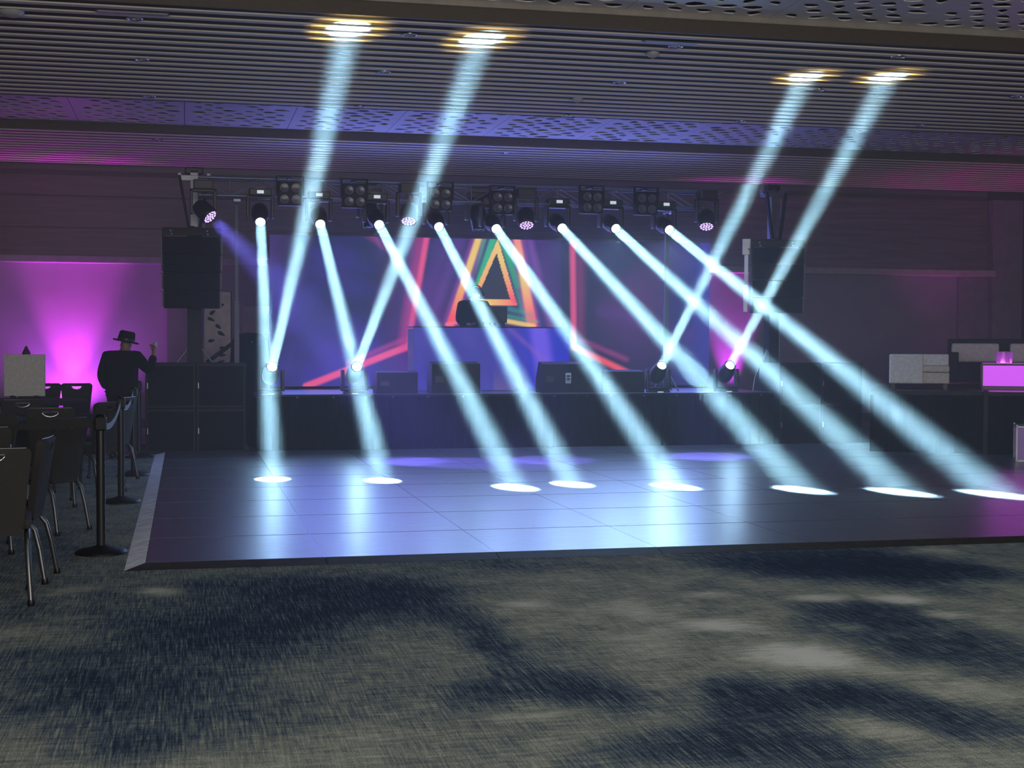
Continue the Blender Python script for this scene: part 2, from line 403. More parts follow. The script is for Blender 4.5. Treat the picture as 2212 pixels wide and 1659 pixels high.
for x, y, lb in DL[1:]: dup(dlt, (x, y, 4.60), 0, lb)
for (x0, x1, y, lb) in ((-.8, -.13, 13.76, 'black slot air vent in the slats left of the beams'), (4.53, 5.1, 13.80, 'black slot air vent in the nearest slats at centre'), (4.62, 5.18, 18.78, 'black slot air vent beside the perforated band')):
    v = thing('air_vent', lb, 'vent', ((x0 + x1) / 2, y, 4.60), 0, 'slot vents in the ceiling'); hw = (x1 - x0) / 2
    MB().box((-hw, -.045, -.012), (hw, .045, .0), .003).build('vent_frame', BPL, v)
    MB().box((-hw + .02, -.03, -.018), (hw - .02, -.01, -.012)).box((-hw + .02, .01, -.018), (hw - .02, .03, -.012)).build('blade', GRY, v)
v = thing('ceiling_speaker', 'pale round ceiling speaker at the far left of the slats', 'speaker', (-1.57, 14.03, 4.60))
MB().lathe([(.0, -.05), (.07, -.045), (.115, -.02), (.12, 0)], 24).build('speaker_grille', LAM, v)
for (x, y, lb) in ((4.81, 17.29, 'small round smoke detector under the centre slats'), (4.82, 14.37, 'small round detector near the centre black vent')):
    v = thing('smoke_detector', lb, 'smoke detector', (x, y, 4.60))
    MB().lathe([(.07, 0), (.07, -.02), (.05, -.045), (0, -.05)], 20).build('housing', LAM, v)
    MB().lathe([(.02, -.05), (.02, -.062), (0, -.064)], 10).build('sensor', GRY, v)

# ------------------------------------------------------------------ dance floor
df = thing('dance_floor', 'dark wood-look dance floor of square panels with bevelled aluminium edges', 'dance floor', (-.27, 9.95, 0))
PW = pm('dark_wood_laminate', (.050, .042, .058), .22, scale=3.2, var=.45, stretch=(.5, 7, 1))
nt = PW.node_tree; b = nt.nodes['Principled BSDF']; b.inputs['Specular IOR Level'].default_value = 1.0; b.inputs['Coat Weight'].default_value = .7; b.inputs['Coat Roughness'].default_value = .32
tc = nt.nodes.new('ShaderNodeTexCoord'); mp = nt.nodes.new('ShaderNodeMapping'); mp.inputs['Scale'].default_value = (1, 9, 1)
n = nt.nodes.new('ShaderNodeTexNoise'); n.inputs['Scale'].default_value = 5; n.inputs['Detail'].default_value = 6; n.inputs['Roughness'].default_value = .7
nt.links.new(tc.outputs['Object'], mp.inputs[0]); nt.links.new(mp.outputs[0], n.inputs['Vector'])
mr = nt.nodes.new('ShaderNodeMapRange'); mr.inputs[1].default_value = .3; mr.inputs[2].default_value = .7; mr.inputs[3].default_value = .28; mr.inputs[4].default_value = .42
nt.links.new(n.outputs['Fac'], mr.inputs[0]); nt.links.new(mr.outputs[0], b.inputs['Roughness'])
bp = nt.nodes.new('ShaderNodeBump'); bp.inputs['Strength'].default_value = .10; bp.inputs['Distance'].default_value = .004
nt.links.new(n.outputs['Fac'], bp.inputs['Height']); nt.links.new(bp.outputs[0], b.inputs['Normal'])
pb = MB(); g = .0035
for i in range(12):
    for j in range(8): pb.box((i * 1.22 + g, j * 1.22 + .010, .004), ((i + 1) * 1.22 - g, (j + 1) * 1.22 - (.010 if j < 7 else 0), .030))
pb.build('panel', PW, df)
st = MB()
for i in range(1, 12): st.box((i * 1.22 - .0035, 0, .01), (i * 1.22 + .0035, 9.76, .0296))
st.build('seam_strip', pm('seam_metal', (.22, .22, .24), .22, .9), df)
RAMP_LIT = pm('ramp_aluminium_lit', (.88, .88, .90), .6, .0, scale=8, var=.25, bump=.2)  # pale colour carries the stage light falling on the left ramp
RAMP_SHADE = pm('ramp_aluminium_shaded', (.030, .026, .018), .55, .2, scale=10, var=.3)  # same metal, painted dark as the shaded front ramp
for j in range(8):
    y0 = j * 1.22 + (.0 if j else -.145); y1 = (j + 1) * 1.22 - .006
    MB().add([(-.135, y0, .001), (0, j * 1.22, .030), (0, y1, .030), (-.135, y1, .001), (0, j * 1.22, .001), (0, y1, .001)], [(0, 1, 2, 3), (0, 3, 5, 4), (0, 4, 1), (3, 2, 5)]).build('ramp', RAMP_LIT, df)
for i in range(12):
    x0 = i * 1.22 + (.004 if i else 0); x1 = (i + 1) * 1.22
    MB().add([(x0 - (0 if i else .135), -.145, .001), (x1, -.145, .001), (x1, -.002, .030), (x0, -.002, .030), (x0, -.002, .001), (x1, -.002, .001)], [(0, 1, 2, 3), (0, 4, 5, 1), (0, 3, 4), (1, 5, 2)]).build('edge_ramp', RAMP_SHADE, df)

# ------------------------------------------------------------------ stage
SY = 19.75; SX0, SX1, SB, SZ = .95, 8.55, 22.5, .80
stg = thing('stage', 'low black-skirted stage with dark deck in front of the video wall', 'stage', (SX0, SY, 0))
MB().box((0, 0, SZ - .05), (SX1 - SX0, SB - SY, SZ), .004).build('deck', DECK, stg)
sk = MB(); n = 150; W_ = SX1 - SX0
pts = [(W_ * i / n, -.012 + .012 * math.sin(i * 1.9) + .006 * math.sin(i * .7)) for i in range(n + 1)]
sk.add([(x, y, z) for x, y in pts for z in (.03, SZ - .012)], [(2 * i, 2 * i + 2, 2 * i + 3, 2 * i + 1) for i in range(n)])
sk.box((0, 0.02, .03), (.02, SB - SY, SZ - .05)).box((W_ - .02, .02, .0), (W_, SB - SY, SZ - .05))
sk.build('skirt', DRAPE, stg)
MB().box((0, -.03, SZ - .03), (W_, -.012, SZ - .002), .003).build('deck_edge', BLK, stg)

# video wall: what it shows, as a function of place on its face (u metres from the left, v metres up)
LY = 22.0; LX0, LX1, LZ0, LZ1 = 1.26, 8.38, .84, 3.16


def seg(px, py, ax, ay, bx, by):
    dx, dy = bx - ax, by - ay; t = ((px - ax) * dx + (py - ay) * dy) / (dx * dx + dy * dy); tc_ = max(0, min(1, t))
    return math.hypot(px - ax - dx * tc_, py - ay - dy * tc_), t, tc_


def band(x, ax, w0, soft): return max(0., min(1., (w0 + soft / 2 - x) / soft))


def mixc(a, b_, t): return [a[i] + (b_[i] - a[i]) * t for i in range(3)]


YEL = (.92, .62, .16); RED = (1., .10, .14); PNK = (.95, .10, .28); GRN = (.03, .48, .22); MAG = (.62, .05, .32)


def screen_colour(u, v):
    # u 0..7.12 , v 0..2.32
    nz = noise.fractal(Vector((u * 1.1, v * 1.4, 2)), .9, 2, 4); nz2 = noise.noise(Vector((u * .6, v * .7, 9)))
    c = [.008, .014, .085]
    low = max(0, 1 - v / 1.5)
    c = mixc(c, (.045, .030, .34), max(0, min(1, .18 + .6 * low + .6 * nz)) * (1 if u < 2.6 else .35))
    if u > 4.3: c = mixc(c, (.012, .007, .045), .8)
    if u > 6.2: c = mixc(c, (.03, .03, .30), min(1, (u - 6.2) * 1.2) * .75)  # blue of a wash-lit drape beside the wall, painted into the picture
    if 2.1 < u < 4.6: c = mixc(c, (.040, .012, .15), .6)
    if 1.5 < u < 2.3: c = mixc(c, (.030, .010, .09), .6 * min(1, (u - 1.5) * 3))
    c = mixc(c, (.22, .03, .30), max(0, nz2 - .1) * .5)
    # side streaks
    for (ax, ay, bx, by, wd, col, al, sf) in (
            (2.42, 2.32, 2.13, .62, .045, PNK, .85, .05), (2.13, .62, .55, 0., .050, PNK, .9, .04), (2.32, 2.32, 2.05, .62, .07, MAG, .45, .12), (2.05, .72, 1.2, .36, .03, MAG, .5, .06),
            (4.79, 2.32, 4.82, .62, .045, PNK, .72, .05), (4.82, .62, 5.95, .10, .045, RED, .85, .05), (4.92, 2.0, 4.92, .62, .05, MAG, .30, .15), (4.95, .72, 5.7, .42, .03, MAG, .4, .08),
            (2.75, 2.32, 2.2, .7, .07, (.10, .02, .28), .5, .18), (4.30, 2.32, 4.62, .5, .07, (.09, .02, .24), .4, .2), (5.3, 1.2, 6.8, .8, .06, (.10, .03, .26), .5, .2), (1.9, 2.1, 1.3, 2.5, .05, MAG, .3, .1),
            (3.0, 2.4, 2.45, .9, .06, (.16, .05, .38), .45, .14), (4.06, 2.4, 4.45, .9, .05, (.30, .08, .42), .5, .10)):
        d, t, tt = seg(u, v, ax, ay, bx, by); c = mixc(c, col, al * band(d, 0, wd, sf))
    # legs of the big outer A
    d, t, tt = seg(u, v, 3.28, 2.40, 2.80, .96)
    col = mixc(YEL, RED, max(0, min(1, (tt - .45) * 2.2))); c = mixc(c, (.34, .07, .40), .65 * band(abs(d), 0, .11, .08)); c = mixc(c, col, band(d, 0, .050 + .01 * tt, .035))
    d2, t, tt = seg(u, v, 3.37, 2.40, 3.16, 1.60); c = mixc(c, GRN, .75 * (1 - tt) * band(d2, 0, .03, .05))
    d, t, tt = seg(u, v, 3.86, 2.40, 4.13, .96)
    col = mixc((1, .25, .30), YEL, max(0, min(1, tt * 2.2))) if tt < .5 else mixc(YEL, RED, max(0, min(1, (tt - .5) * 2.4)))
    c = mixc(c, (.40, .07, .38), .65 * band(d, 0, .115, .07)); c = mixc(c, col, band(d, 0, .055 + .025 * tt, .04))
    d2, t, tt = seg(u, v, 3.66, 2.30, 3.96, 1.2); c = mixc(c, GRN, .45 * band(d2, 0, .03, .07))
    # inner triangle
    A = (3.565, 2.33); B = (3.885, 1.275); C_ = (3.10, 1.275)
    d, t, tt = seg(u, v, A[0] - .07, A[1], 3.17, 1.35); c = mixc(c, GRN, .9 * band(d, 0, .055, .04))
    d, t, tt = seg(u, v, A[0] + .07, A[1], B[0] + .01, 1.6); c = mixc(c, GRN, .9 * (1 - .6 * tt) * band(d, 0, .055, .04))

    def side(p, q, r_): return (q[0] - p[0]) * (r_[1] - p[1]) - (q[1] - p[1]) * (r_[0] - p[0])
    P_ = (u, v)
    if side(A, B, P_) < 0 and side(B, C_, P_) < 0 and side(C_, A, P_) < 0:
        dA = seg(u, v, *A, *B); dB = seg(u, v, *B, *C_); dC = seg(u, v, *C_, *A)
        if dA[0] < .085 and dA[0] <= dB[0]: c = mixc(YEL, RED, max(0, min(1, (dA[2] - .35) * 1.8)))
        elif dB[0] < .10: c = mixc(RED, YEL, max(0, min(1, dB[2] * 1.7)))
        elif dC[0] < .075: c = mixc((1, .35, .14), YEL, dC[2])
        else: c = mixc((.022, .018, .035), (.006, .022, .03), min(1, v - 1.3))
    # rays behind the booth
    d, t, tt = seg(u, v, 3.40, 1.08, 4.15, .95); c = mixc(c, YEL, .9 * band(d, 0, .035, .03)); c = mixc(c, GRN, .5 * band(abs(d - .08), 0, .03, .05) * (v > 1.0))
    d, t, tt = seg(u, v, 3.75, 1.22, 4.1, 1.13); c = mixc(c, (.03, .40, .30), .5 * band(d, 0, .035, .06))
    d, t, tt = seg(u, v, 2.75, .97, 3.1, 1.03); c = mixc(c, (1, .2, .3), .8 * band(d, 0, .025, .03))
    return c


def booth_colour(u, v):
    c = [.030, .026, .30]; nz = noise.fractal(Vector((u * 1.5, v * 1.5, 5)), .9, 2, 3)
    c = mixc(c, (.055, .045, .38), max(0, min(1, .4 + nz)))
    if u > 1.1: c = mixc(c, (.01, .012, .50), max(0, min(1, (u - 1.1) * 1.2)))
    c = mixc(c, (.13, .07, .75), band(abs(u - 1.98 + .15 * (v - .5)), 0, .14, .12))
    d, t, tt = seg(u, v, 1.45, .93, 2.05, .42); c = mixc(c, (.30, .10, .45), .7 * band(d, 0, .012, .08))
    if 1.2 < u < 1.75 and v < .42: c = mixc(c, (.20, .13, .22), .45 * (1 - v / .42))
    return c


def led(name, w_, h_, fn, step, strength, parent, loc=(0, 0, 0)):
    nx_ = int(w_ / step); nz_ = int(h_ / step)
    vs = [(w_ * i / nx_, 0, h_ * j / nz_) for j in range(nz_ + 1) for i in range(nx_ + 1)]
    me = bpy.data.meshes.new(name); q = nx_ + 1
    me.from_pydata(vs, [], [(j * q + i, j * q + i + 1, (j + 1) * q + i + 1, (j + 1) * q + i) for j in range(nz_) for i in range(nx_)])
    a = me.color_attributes.new('picture', 'FLOAT_COLOR', 'POINT'); fl = []
    for v in vs: fl += [*fn(v[0], v[2]), 1.]
    a.data.foreach_set('color', fl)
    m = bpy.data.materials.new(name + '_surface'); m.use_nodes = True; nt = m.node_tree; b = nt.nodes['Principled BSDF']
    at = nt.nodes.new('ShaderNodeAttribute'); at.attribute_name = 'picture'; nt.links.new(at.outputs['Color'], b.inputs['Emission Color'])
    b.inputs['Emission Strength'].default_value = strength; b.inputs['Base Color'].default_value = (.01, .01, .012, 1); b.inputs['Roughness'].default_value = .5
    m.cycles.emission_sampling = 'NONE'
    me.materials.append(m); o = bpy.data.objects.new(name, me); COL.objects.link(o); o.parent = parent; o.location = loc
    return o


vw = thing('video_wall', 'wide lit video wall showing glowing triangles and pink lines', 'video wall', (LX0, LY, SZ))
led('screen', LX1 - LX0, LZ1 - LZ0, screen_colour, .016, .95, vw, (0, 0, LZ0 - SZ))
MB().box((0, .01, .0), (LX1 - LX0, .10, LZ1 - SZ)).build('cabinet_frame', BLK, vw)
bt = thing('dj_booth', 'wide booth with a glowing blue front in the middle of the stage', 'dj booth', (3.32, 20.95, SZ))
led('lit_front', 2.40, .94, booth_colour, .03, .95, bt, (0, 0, .005))
MB().box((0, .006, 0), (2.4, .06, .95)).box((0, .06, 0), (.04, .62, .93)).box((2.36, .06, 0), (2.4, .62, .93)).build('booth_frame', BLK, bt)
MB().box((-.01, .0, .945), (2.41, .64, .965), .004).build('table_top', BLK, bt)
# light given off by the video wall; the strip above it is added
lp = area((LX0 + 3.5, LY - .03, 2.0), (0, -1, 0), 7.0, 2.2, 85, (.20, .24, 1)); lp.name = 'video_wall_light'
lp.data.spread = R(170)
area((LX0 + 3.5, LY - .02, LZ1 + .06), (0, -.35, 1), 7.0, .12, 70, (.20, .26, 1)).name = 'added_blue_haze_lamp'  # added blue lamp, tints the upstage haze and rear ceiling

# ------------------------------------------------------------------ stage fixtures
def lensdisc(mb, p, d, r):
    mb.lathe([(r, 0), (r * .8, .006), (r * .4, .010), (0.0005, .011)], 18, p, d)


def moving_head(lens, tgt, label, hung, size=1.0, lit=True, group=None):
    """beam fixture: base with display, U yoke, head with lens; lens is where the front glass sits"""
    lens = Vector(lens); d = (Vector(tgt) - lens).normalized(); piv = lens - d * .20 * size; sgn = 1 if hung else -1
    bz = piv.z + sgn * .24; top = bz + sgn * .10
    t = thing('moving_head_light', label, 'stage light', (piv.x, piv.y, top), 0, group)
    P = piv - Vector((piv.x, piv.y, top)); zb = bz - top
    lo, hi = sorted((zb, 0.)); bs = MB().box((-.15, -.13, lo), (.15, .13, hi), .015).build('base', BPL, t)
    MB().box((-.045, -.134, (lo + hi) / 2 - .022), (.045, -.128, (lo + hi) / 2 + .022)).build('display', DISP if lit else BPL, bs)
    if not hung:
        MB().box((-.15, -.10, -.012), (-.11, .10, .0)).box((.11, -.10, -.012), (.15, .10, 0)).build('foot', BLK, bs)
    pan = math.atan2(d.x, -d.y) if abs(d.x) + abs(d.y) > .05 else 0
    rot = Matrix.Rotation(pan * .6, 3, 'Z'); y = MB()
    for s_ in (-1, 1):
        a = rot @ Vector((s_ * .165, -.05, 0)); a2 = Vector((s_ * .165, 0, 0))
        l0, l1 = sorted((P.z - sgn * .06, zb))
        y.box((s_ * .165 - .022, -.055, l0), (s_ * .165 + .022, .055, l1), .012, rot, (0, 0, 0))
    l0, l1 = sorted((zb, zb - sgn * .035)); y.box((-.187, -.06, l0), (.187, .06, l1), .01, rot, (0, 0, 0))
    y.build('yoke', BPL, t)
    h = MB(); h.lathe([(.0, -.17), (.07, -.165), (.105, -.12), (.115, -.04), (.115, .04), (.100, .10), (.088, .19), (.088, .205), (.072, .205), (.072, .19)], 20, P, d)
    hd = h.build('head', BPL, t)
    lm = MB(); lensdisc(lm, P + d * .192, d, .064); lm.build('lens', LENS if lit else GLASS, hd)
    if hung:
        cy = (19.82 if piv.y < 19.95 else 20.08) - piv.y; cz = 3.52 - top
        MB().box((-.07, -.03, -.0), (.07, .03, .012)).tube([(0, 0, 0), (0, cy * .5, cz * .6 + .01), (0, cy, cz)], .02, 8).build('clamp', GRY, t)
    return t


BE = 112
SPREAD = 3.2


def beam(lens, tgt, e=BE, col=(.42, .80, 1.0), spread=SPREAD):
    d = (Vector(tgt) - Vector(lens)).normalized(); o = area(Vector(lens) + d * .016, d, .135, 0, e, col, spread, True); o.name = 'moving_head_beam'; return o


HY = 19.62
heads = [(1.00, HY, 3.15), (1.81, HY, 3.14), (2.62, HY, 3.15), (3.46, HY, 3.14), (4.28, HY, 3.13), (5.24, HY, 3.16), (6.04, HY, 3.17), (6.85, HY, 3.17)]
spots = [(.93, 15.68), (2.08, 15.3), (3.33, 14.32), (4.0, 14.53), (5.0, 14.09), (6.17, 13.53), (7.07, 13.13), (7.91, 12.74)]
ords = ['first', 'second', 'third', 'fourth', 'fifth', 'sixth', 'seventh', 'eighth']
for i, (h, s_) in enumerate(zip(heads, spots)):
    moving_head(h, (*s_, .03), 'black moving head under the truss, %s from left of eight throwing white beams down' % ords[i], True, group='beam lights hung under the truss')
    beam(h, (*s_, .03), BE * (1 + .05 * i))
    k_ = i / 7; fill_lamp = spot(Vector(h) + Vector((0, -.05, -.10)), (.05, -.6, -1), 150, .8, (18, 26, 60, 85, 115, 150, 190, 230)[i], (.26 + .10 * k_, .42 + .22 * k_, 1), .10); fill_lamp.name = 'added_head_fill'  # added wide lamp by each head, stronger rightward, to blue the floor
ups = [((1.17, 19.86, 1.18), (1.57, 14.1, 4.6), 'at the left stage corner'), ((2.34, 19.86, 1.18), (2.94, 14.24, 4.6), 'on the stage lip left of the first stage monitor'),
       ((6.83, 19.86, 1.2), (6.98, 15.32, 4.6), 'on the stage lip right of the last stage monitor'), ((7.90, 19.86, 1.2), (7.9, 15.09, 4.6), 'near the right stage corner, farthest right')]
for h, t_, lb in ups:
    moving_head(h, t_, 'moving head throwing a beam upward, ' + lb, False, group='beam lights standing on the stage lip')
    beam(h, t_, BE * .9, spread=3.0)
    beam(h, t_, 4, (1, .66, .14), 7)  # added amber lamp round the beam for a golden glow on the ceiling
    fill_lamp = spot(Vector(h) + Vector((0, -.10, .03)), (.0, -1, .12), 150, .8, 30 if h[0] < 5 else 22, (.36, .68, 1), .08); fill_lamp.name = 'added_head_fill'  # added lamp before each standing head for streaks on the dance floor
# unlit heads upstage
for x, lb in ((2.55, 'unlit black moving head hanging between the two left blinder lights'), (4.12, 'unlit black moving head above the triangle tip on the video wall')):
    moving_head((x, 20.10, 3.15), (x, 19.9, 2.0), lb, True, lit=False, group='unlit moving heads behind the truss')


def wash(lens, tgt, label):
    lens = Vector(lens); d = (Vector(tgt) - lens).normalized(); piv = lens - d * .16; top = piv.z + .40
    t = thing('wash_light', label, 'stage light', (piv.x, piv.y, top), 0, 'violet wash lights under the truss')
    P = piv - Vector((piv.x, piv.y, top))
    MB().box((-.13, -.13, -.13), (.13, .13, 0), .015).build('base', BPL, t)
    y = MB()
    for s_ in (-1, 1): y.box((s_ * .155 - .02, -.05, P.z - .06), (s_ * .155 + .02, .05, -.12), .01)
    y.box((-.175, -.05, -.16), (.175, .05, -.12), .01); y.build('yoke', BPL, t)
    hd = MB().lathe([(0, -.13), (.08, -.12), (.12, -.05), (.122, .12), (.115, .16), (.105, .16), (.104, .145)], 24, P, d).build('head', BPL, t)
    MB().lathe([(.104, .145), (.0005, .147)], 24, P, d).build('lens_plate', WDARK, hd)
    q = Vector((0, 0, 1)).rotation_difference(d); c = MB()
    for (n, r) in ((1, 0), (6, .042), (12, .083)):
        for k in range(n):
            a = 2 * math.pi * k / n + (.2 if n == 12 else 0); p = P + q @ Vector((r * math.cos(a), r * math.sin(a), .149))
            c.lathe([(.0165, 0), (.012, .006), (.0005, .008)], 10, p, d)
    c.build('led_cell', WCELL, hd)
    cy = 19.82 - piv.y; cz = 3.52 - top
    MB().box((-.06, -.03, 0), (.06, .03, .012)).tube([(0, 0, 0), (0, cy * .5, cz * .6 + .01), (0, cy, cz)], .02, 8).build('clamp', GRY, t)
    return t, d


WASH = [((.34, 19.62, 3.20), (2.5, 18.0, .9), 'violet wash light at left truss end above the left speaker array', 170), ((3.03, 19.62, 3.20), (2.80, 18.4, 1.1), 'violet wash light behind the second upward beam', 60),
        ((4.72, 19.62, 3.18), (4.62, 18.3, 1.1), 'violet wash light above the tip of the triangle, centre', 70), ((7.42, 19.62, 3.22), (7.0, 18.4, 1.1), 'violet wash light at the right end of the truss', 110)]
for p, t_, lb, e in WASH:
    t, d = wash(p, t_, lb); spot(Vector(p) + d * .03, d, 20, .5, e * (70 if e > 150 else 30), (.20, .17, 1.0), .09)

# blinders
bl = thing('blinder_light', '', 'stage light', (1.40, 19.64, 3.53), 0, 'four-lamp blinders on the truss')
MB().box((-.165, -.04, -.165), (.165, .10, .165), .012).build('housing', BLK, bl)
for sx in (-1, 1):
    for sz in (-1, 1):
        lmp = MB().lathe([(.062, 0), (.062, -.012), (.055, -.012)], 18, (sx * .077, -.04, sz * .077), (0, 1, 0)).build('lamp', WARM, bl)
        MB().lathe([(.056, -.006), (.03, -.002), (.0005, .0)], 18, (sx * .077, -.042, sz * .077), (0, 1, 0)).build('lamp_glass', GLASS, lmp)
MB().box((-.19, -.02, -.02), (-.168, .02, .24)).box((.168, -.02, -.02), (.19, .02, .24)).box((-.19, -.02, .22), (.19, .02, .24)).box((-.025, .0, .20), (.025, .20, .24)).build('bracket', BLK, bl)
BLP = [(1.40, 3.55, 'first from left, above the gap between first two hanging beams'), (2.28, 3.54, 'second from left on truss'), (3.48, 3.53, 'third from left, above the fourth hanging beam'), (4.37, 3.50, 'fourth from left, above the fifth hanging beam'), (5.68, 3.54, 'fifth from left, above the gap after the sixth beam'), (6.50, 3.54, 'last on the right side of truss')]
for i, (x, z, lb) in enumerate(BLP):
    rz = (-.05, .12, 0, .1, .12, .14)[i]
    if i == 0: bl.location = (x, 19.64, z); bl['label'] = 'black four-lamp blinder, ' + lb
    else: dup(bl, (x, 19.64, z), rz * .5, 'black four-lamp blinder, ' + lb)

# truss
tr = thing('truss', 'long aluminium box truss carrying the stage lights', 'truss', (.18, 19.95, 3.50))
TL = 7.5; c = MB()
for y in (-.13, .13):
    for z in (0.02, .26): c.tube([(0, y, z), (TL, y, z)], .022, 8)
c.build('chord', ALU, tr)
br = MB(); k = 0; x = 0
while x < TL - .3:
    for y in (-.13, .13):
        br.tube([(x, y, .02 if k % 2 else .26), (x + .42, y, .26 if k % 2 else .02)], .009, 6)
    br.tube([(x, -.13, .02), (x, -.13, .26)], .009, 6); br.tube([(x, -.13, .26 if k % 2 else .02), (x + .42, .13, .26 if k % 2 else .02)], .008, 6)
    x += .42; k += 1
br.build('brace', ALU, tr)
for x, zb, lb in ((.70, 0., 'slim aluminium mast holding the left end of the truss'), (7.02, SZ, 'slim aluminium mast holding the truss right of the last blinder')):
    t = thing('truss_mast', lb, 'mast', (x, 20.22, zb))
    MB().box((-.035, -.035, .0), (.035, .035, 2.1 - zb), .006).build('lower_mast', DALU, t); MB().box((-.026, -.026, 2.1 - zb), (.026, .026, 3.45 - zb), .005).build('upper_mast', DALU, t)
    MB().box((-.05, -.30, 3.45 - zb), (.05, .05, 3.49 - zb), .004).build('top_plate', GRY, t)
    for a in (0.8, 2.35, 3.9, 5.5): MB().tube([(0, 0, .35), (.21 * math.cos(a), .21 * math.sin(a), .012)], .011, 6).build('leg', GRY, t)

# stage monitors
def monitor(x0, x1, h, label, y=20.05):
    t = thing('stage_monitor', label, 'speaker', ((x0 + x1) / 2, y, SZ), 0, 'wedge monitors along the stage lip'); wv = (x1 - x0) / 2; dpt = .42
    prof = [(-dpt / 2, 0), (dpt / 2, 0), (dpt / 2, h * .45), (dpt * .12, h), (-dpt * .5, h * .93)]
    vs = [(s_ * wv, y_, z_) for s_ in (-1, 1) for (y_, z_) in prof]; n = 5
    fs = [tuple(range(n))[::-1], tuple(range(n, 2 * n))] + [(i, (i + 1) % n, n + (i + 1) % n, n + i) for i in range(n)]
    MB().add(vs, fs).build('cabinet', BLK, t)
    MB().add([(-wv + .02, .215, .02 + h * .43), (wv - .02, .215, .02 + h * .43), (wv - .02, dpt * .14, h), (-wv + .02, dpt * .14, h)], [(0, 1, 2, 3)]).build('grille', BLKG, t)
    MB().box((-wv + .05, -.216, h * .35), (-wv + .17, -.209, h * .55), .004).build('handle', BPL, t)
    return t


monitor(2.62, 3.20, .32, 'low black stage monitor left of the booth')
monitor(3.40, 4.10, .45, 'tall black stage monitor before the booth, left')
m3 = monitor(5.02, 5.90, .45, 'tall black stage monitor with a white label, booth right')
MB().box((-.10, -.222, .14), (-.02, -.214, .29)).build('label_plate', LABEL, m3)
MB().box((-.085, -.226, .235), (-.035, -.222, .258)).build('printed_block', BPL, m3)
MB().box((-.085, -.226, .19), (-.035, -.222, .21)).build('printed_line', BPL, m3)
monitor(5.92, 6.56, .33, 'low black stage monitor right of the white-labelled one')

# ------------------------------------------------------------------ speaker towers
def subs(x0, y, side, n_label):
    for j in range(2):
        for i in range(2):
            t = thing('subwoofer', 'black subwoofer in the %s stack, %s row, %s side' % (n_label, ('bottom', 'top')[j], ('left', 'right')[i]), 'subwoofer', (x0 + .335 + i * .672, y, .0 + j * .617), 0, 'subwoofers stacked beside the stage')
            MB().box((-.333, 0, .0 if j else .002), (.333, .80, .614), .012).build('cabinet', BLK, t)
            MB().box((-.30, -.008, .04), (.30, .002, .575), .004).build('grille', BLKG, t)
            MB().box((-.31, -.012, .27), (-.298, .0, .35)).build('badge', GRY, t)


subs(-.53, 19.78, -1, 'left')
subs(8.66, 19.78, 1, 'right')


def tower(x, y, label, rz):
    t = thing('lifting_tower', label, 'lifting tower', (x, y, 0), rz)
    MB().box((-.10, -.07, .05), (.10, .07, 3.15), .01).build('outer_mast', BLK, t)
    MB().box((-.055, -.05, 3.15), (.055, .05, 3.95), .006).build('inner_mast', GRY, t)
    MB().box((-.19, -.07, 3.80), (.19, .07, 3.88), .006).box((-.23, -.05, 3.84), (-.17, .05, 3.92), .01).box((.17, -.05, 3.84), (.23, .05, 3.92), .01).build('head_frame', GRY, t)
    MB().box((-.13, -.05, 3.90), (.13, .05, 4.0), .02).lathe([(.05, -.02), (.05, .02), (.0, .02)], 12, (0, -.06, 3.95), (0, 1, 0)).build('pulley', BPL, t)
    for s_ in (-1, 1):
        MB().box((-.02, -.02, 0), (.02, .02, 1.15), 0, Matrix.Rotation(s_ * .17, 3, 'Y'), (0, 0, 0)).build('arm', BLK, t, (s_ * .01, -.09, 2.74))
        a = MB().tube([(s_ * .10, -.02, 1.42), (s_ * .42, -.10, 1.0), (s_ * .55, -.16, .60)], .013, 6).build('strut', GRY, t)
        MB().box((min(0, s_ * .75), -.04, .0), (max(0, s_ * .75), .04, .07), .006).build('outrigger', BLK, t)
    for z in (1.50, 1.62): MB().lathe([(.008, 0), (.006, -.006), (.0004, -.007)], 8, (.01, -.071, z), (0, 1, 0)).build('bolt', CHR, t)
    MB().tube([(.135, -.05, .9), (.135, -.05, 3.78)], .007, 6).build('cable', GRY, t)
    return t


tower(.13, 20.75, 'black lifting tower with tripod struts behind the left subwoofers', 0)
tower(8.93, 20.75, 'black lifting tower with tripod struts behind the right subwoofers', .35)


def line_array(x, y, z, rz, label, tilt=0.):
    t = thing('line_array', label, 'speaker', (x, y, z), rz)
    MB().box((-.39, .02, 1.05), (.39, .42, 1.10), .008).box((-.395, -.02, .98), (-.37, .42, 1.06)).box((.37, -.02, .98), (.395, .42, 1.06)).box((-.39, -.005, .99), (.39, .02, 1.07), .004).box((-.03, .2, 1.09), (.03, .80, 1.14), .004).build('fly_frame', BLK, t)
    d = MB()
    for sx in (-.27, .215):
        for dz in (0, .045): d.lathe([(.013, 0), (.009, -.007), (.0004, -.008)], 10, (sx - dz * .2, -.006, 1.01 + dz), (0, 1, 0))
    d.build('bolt', LAM, t)
    for k in range(4):
        z0 = .98 - (k + 1) * .245
        w0 = .392 - .006 * k; a = Matrix.Rotation(-.02 * k, 3, 'X')
        cb = MB().box((-w0, 0, z0 + .006), (w0, .40, z0 + .241), .01).build('speaker_cabinet', BLK, t)
        MB().box((-w0 + .02, -.01, z0 + .015), (w0 - .02, .002, z0 + .233), .003).build('grille', BLKG, cb)
        MB().box((-w0 - .022, .04, z0 + .02), (-w0, .09, z0 + .23)).box((w0, .04, z0 + .02), (w0 + .022, .09, z0 + .23)).box((-w0 - .05, .05, z0 + .222), (-w0, .07, z0 + .236)).box((w0, .05, z0 + .222), (w0 + .05, .07, z0 + .236)).build('rigging_plate', DALU, cb)
    return t


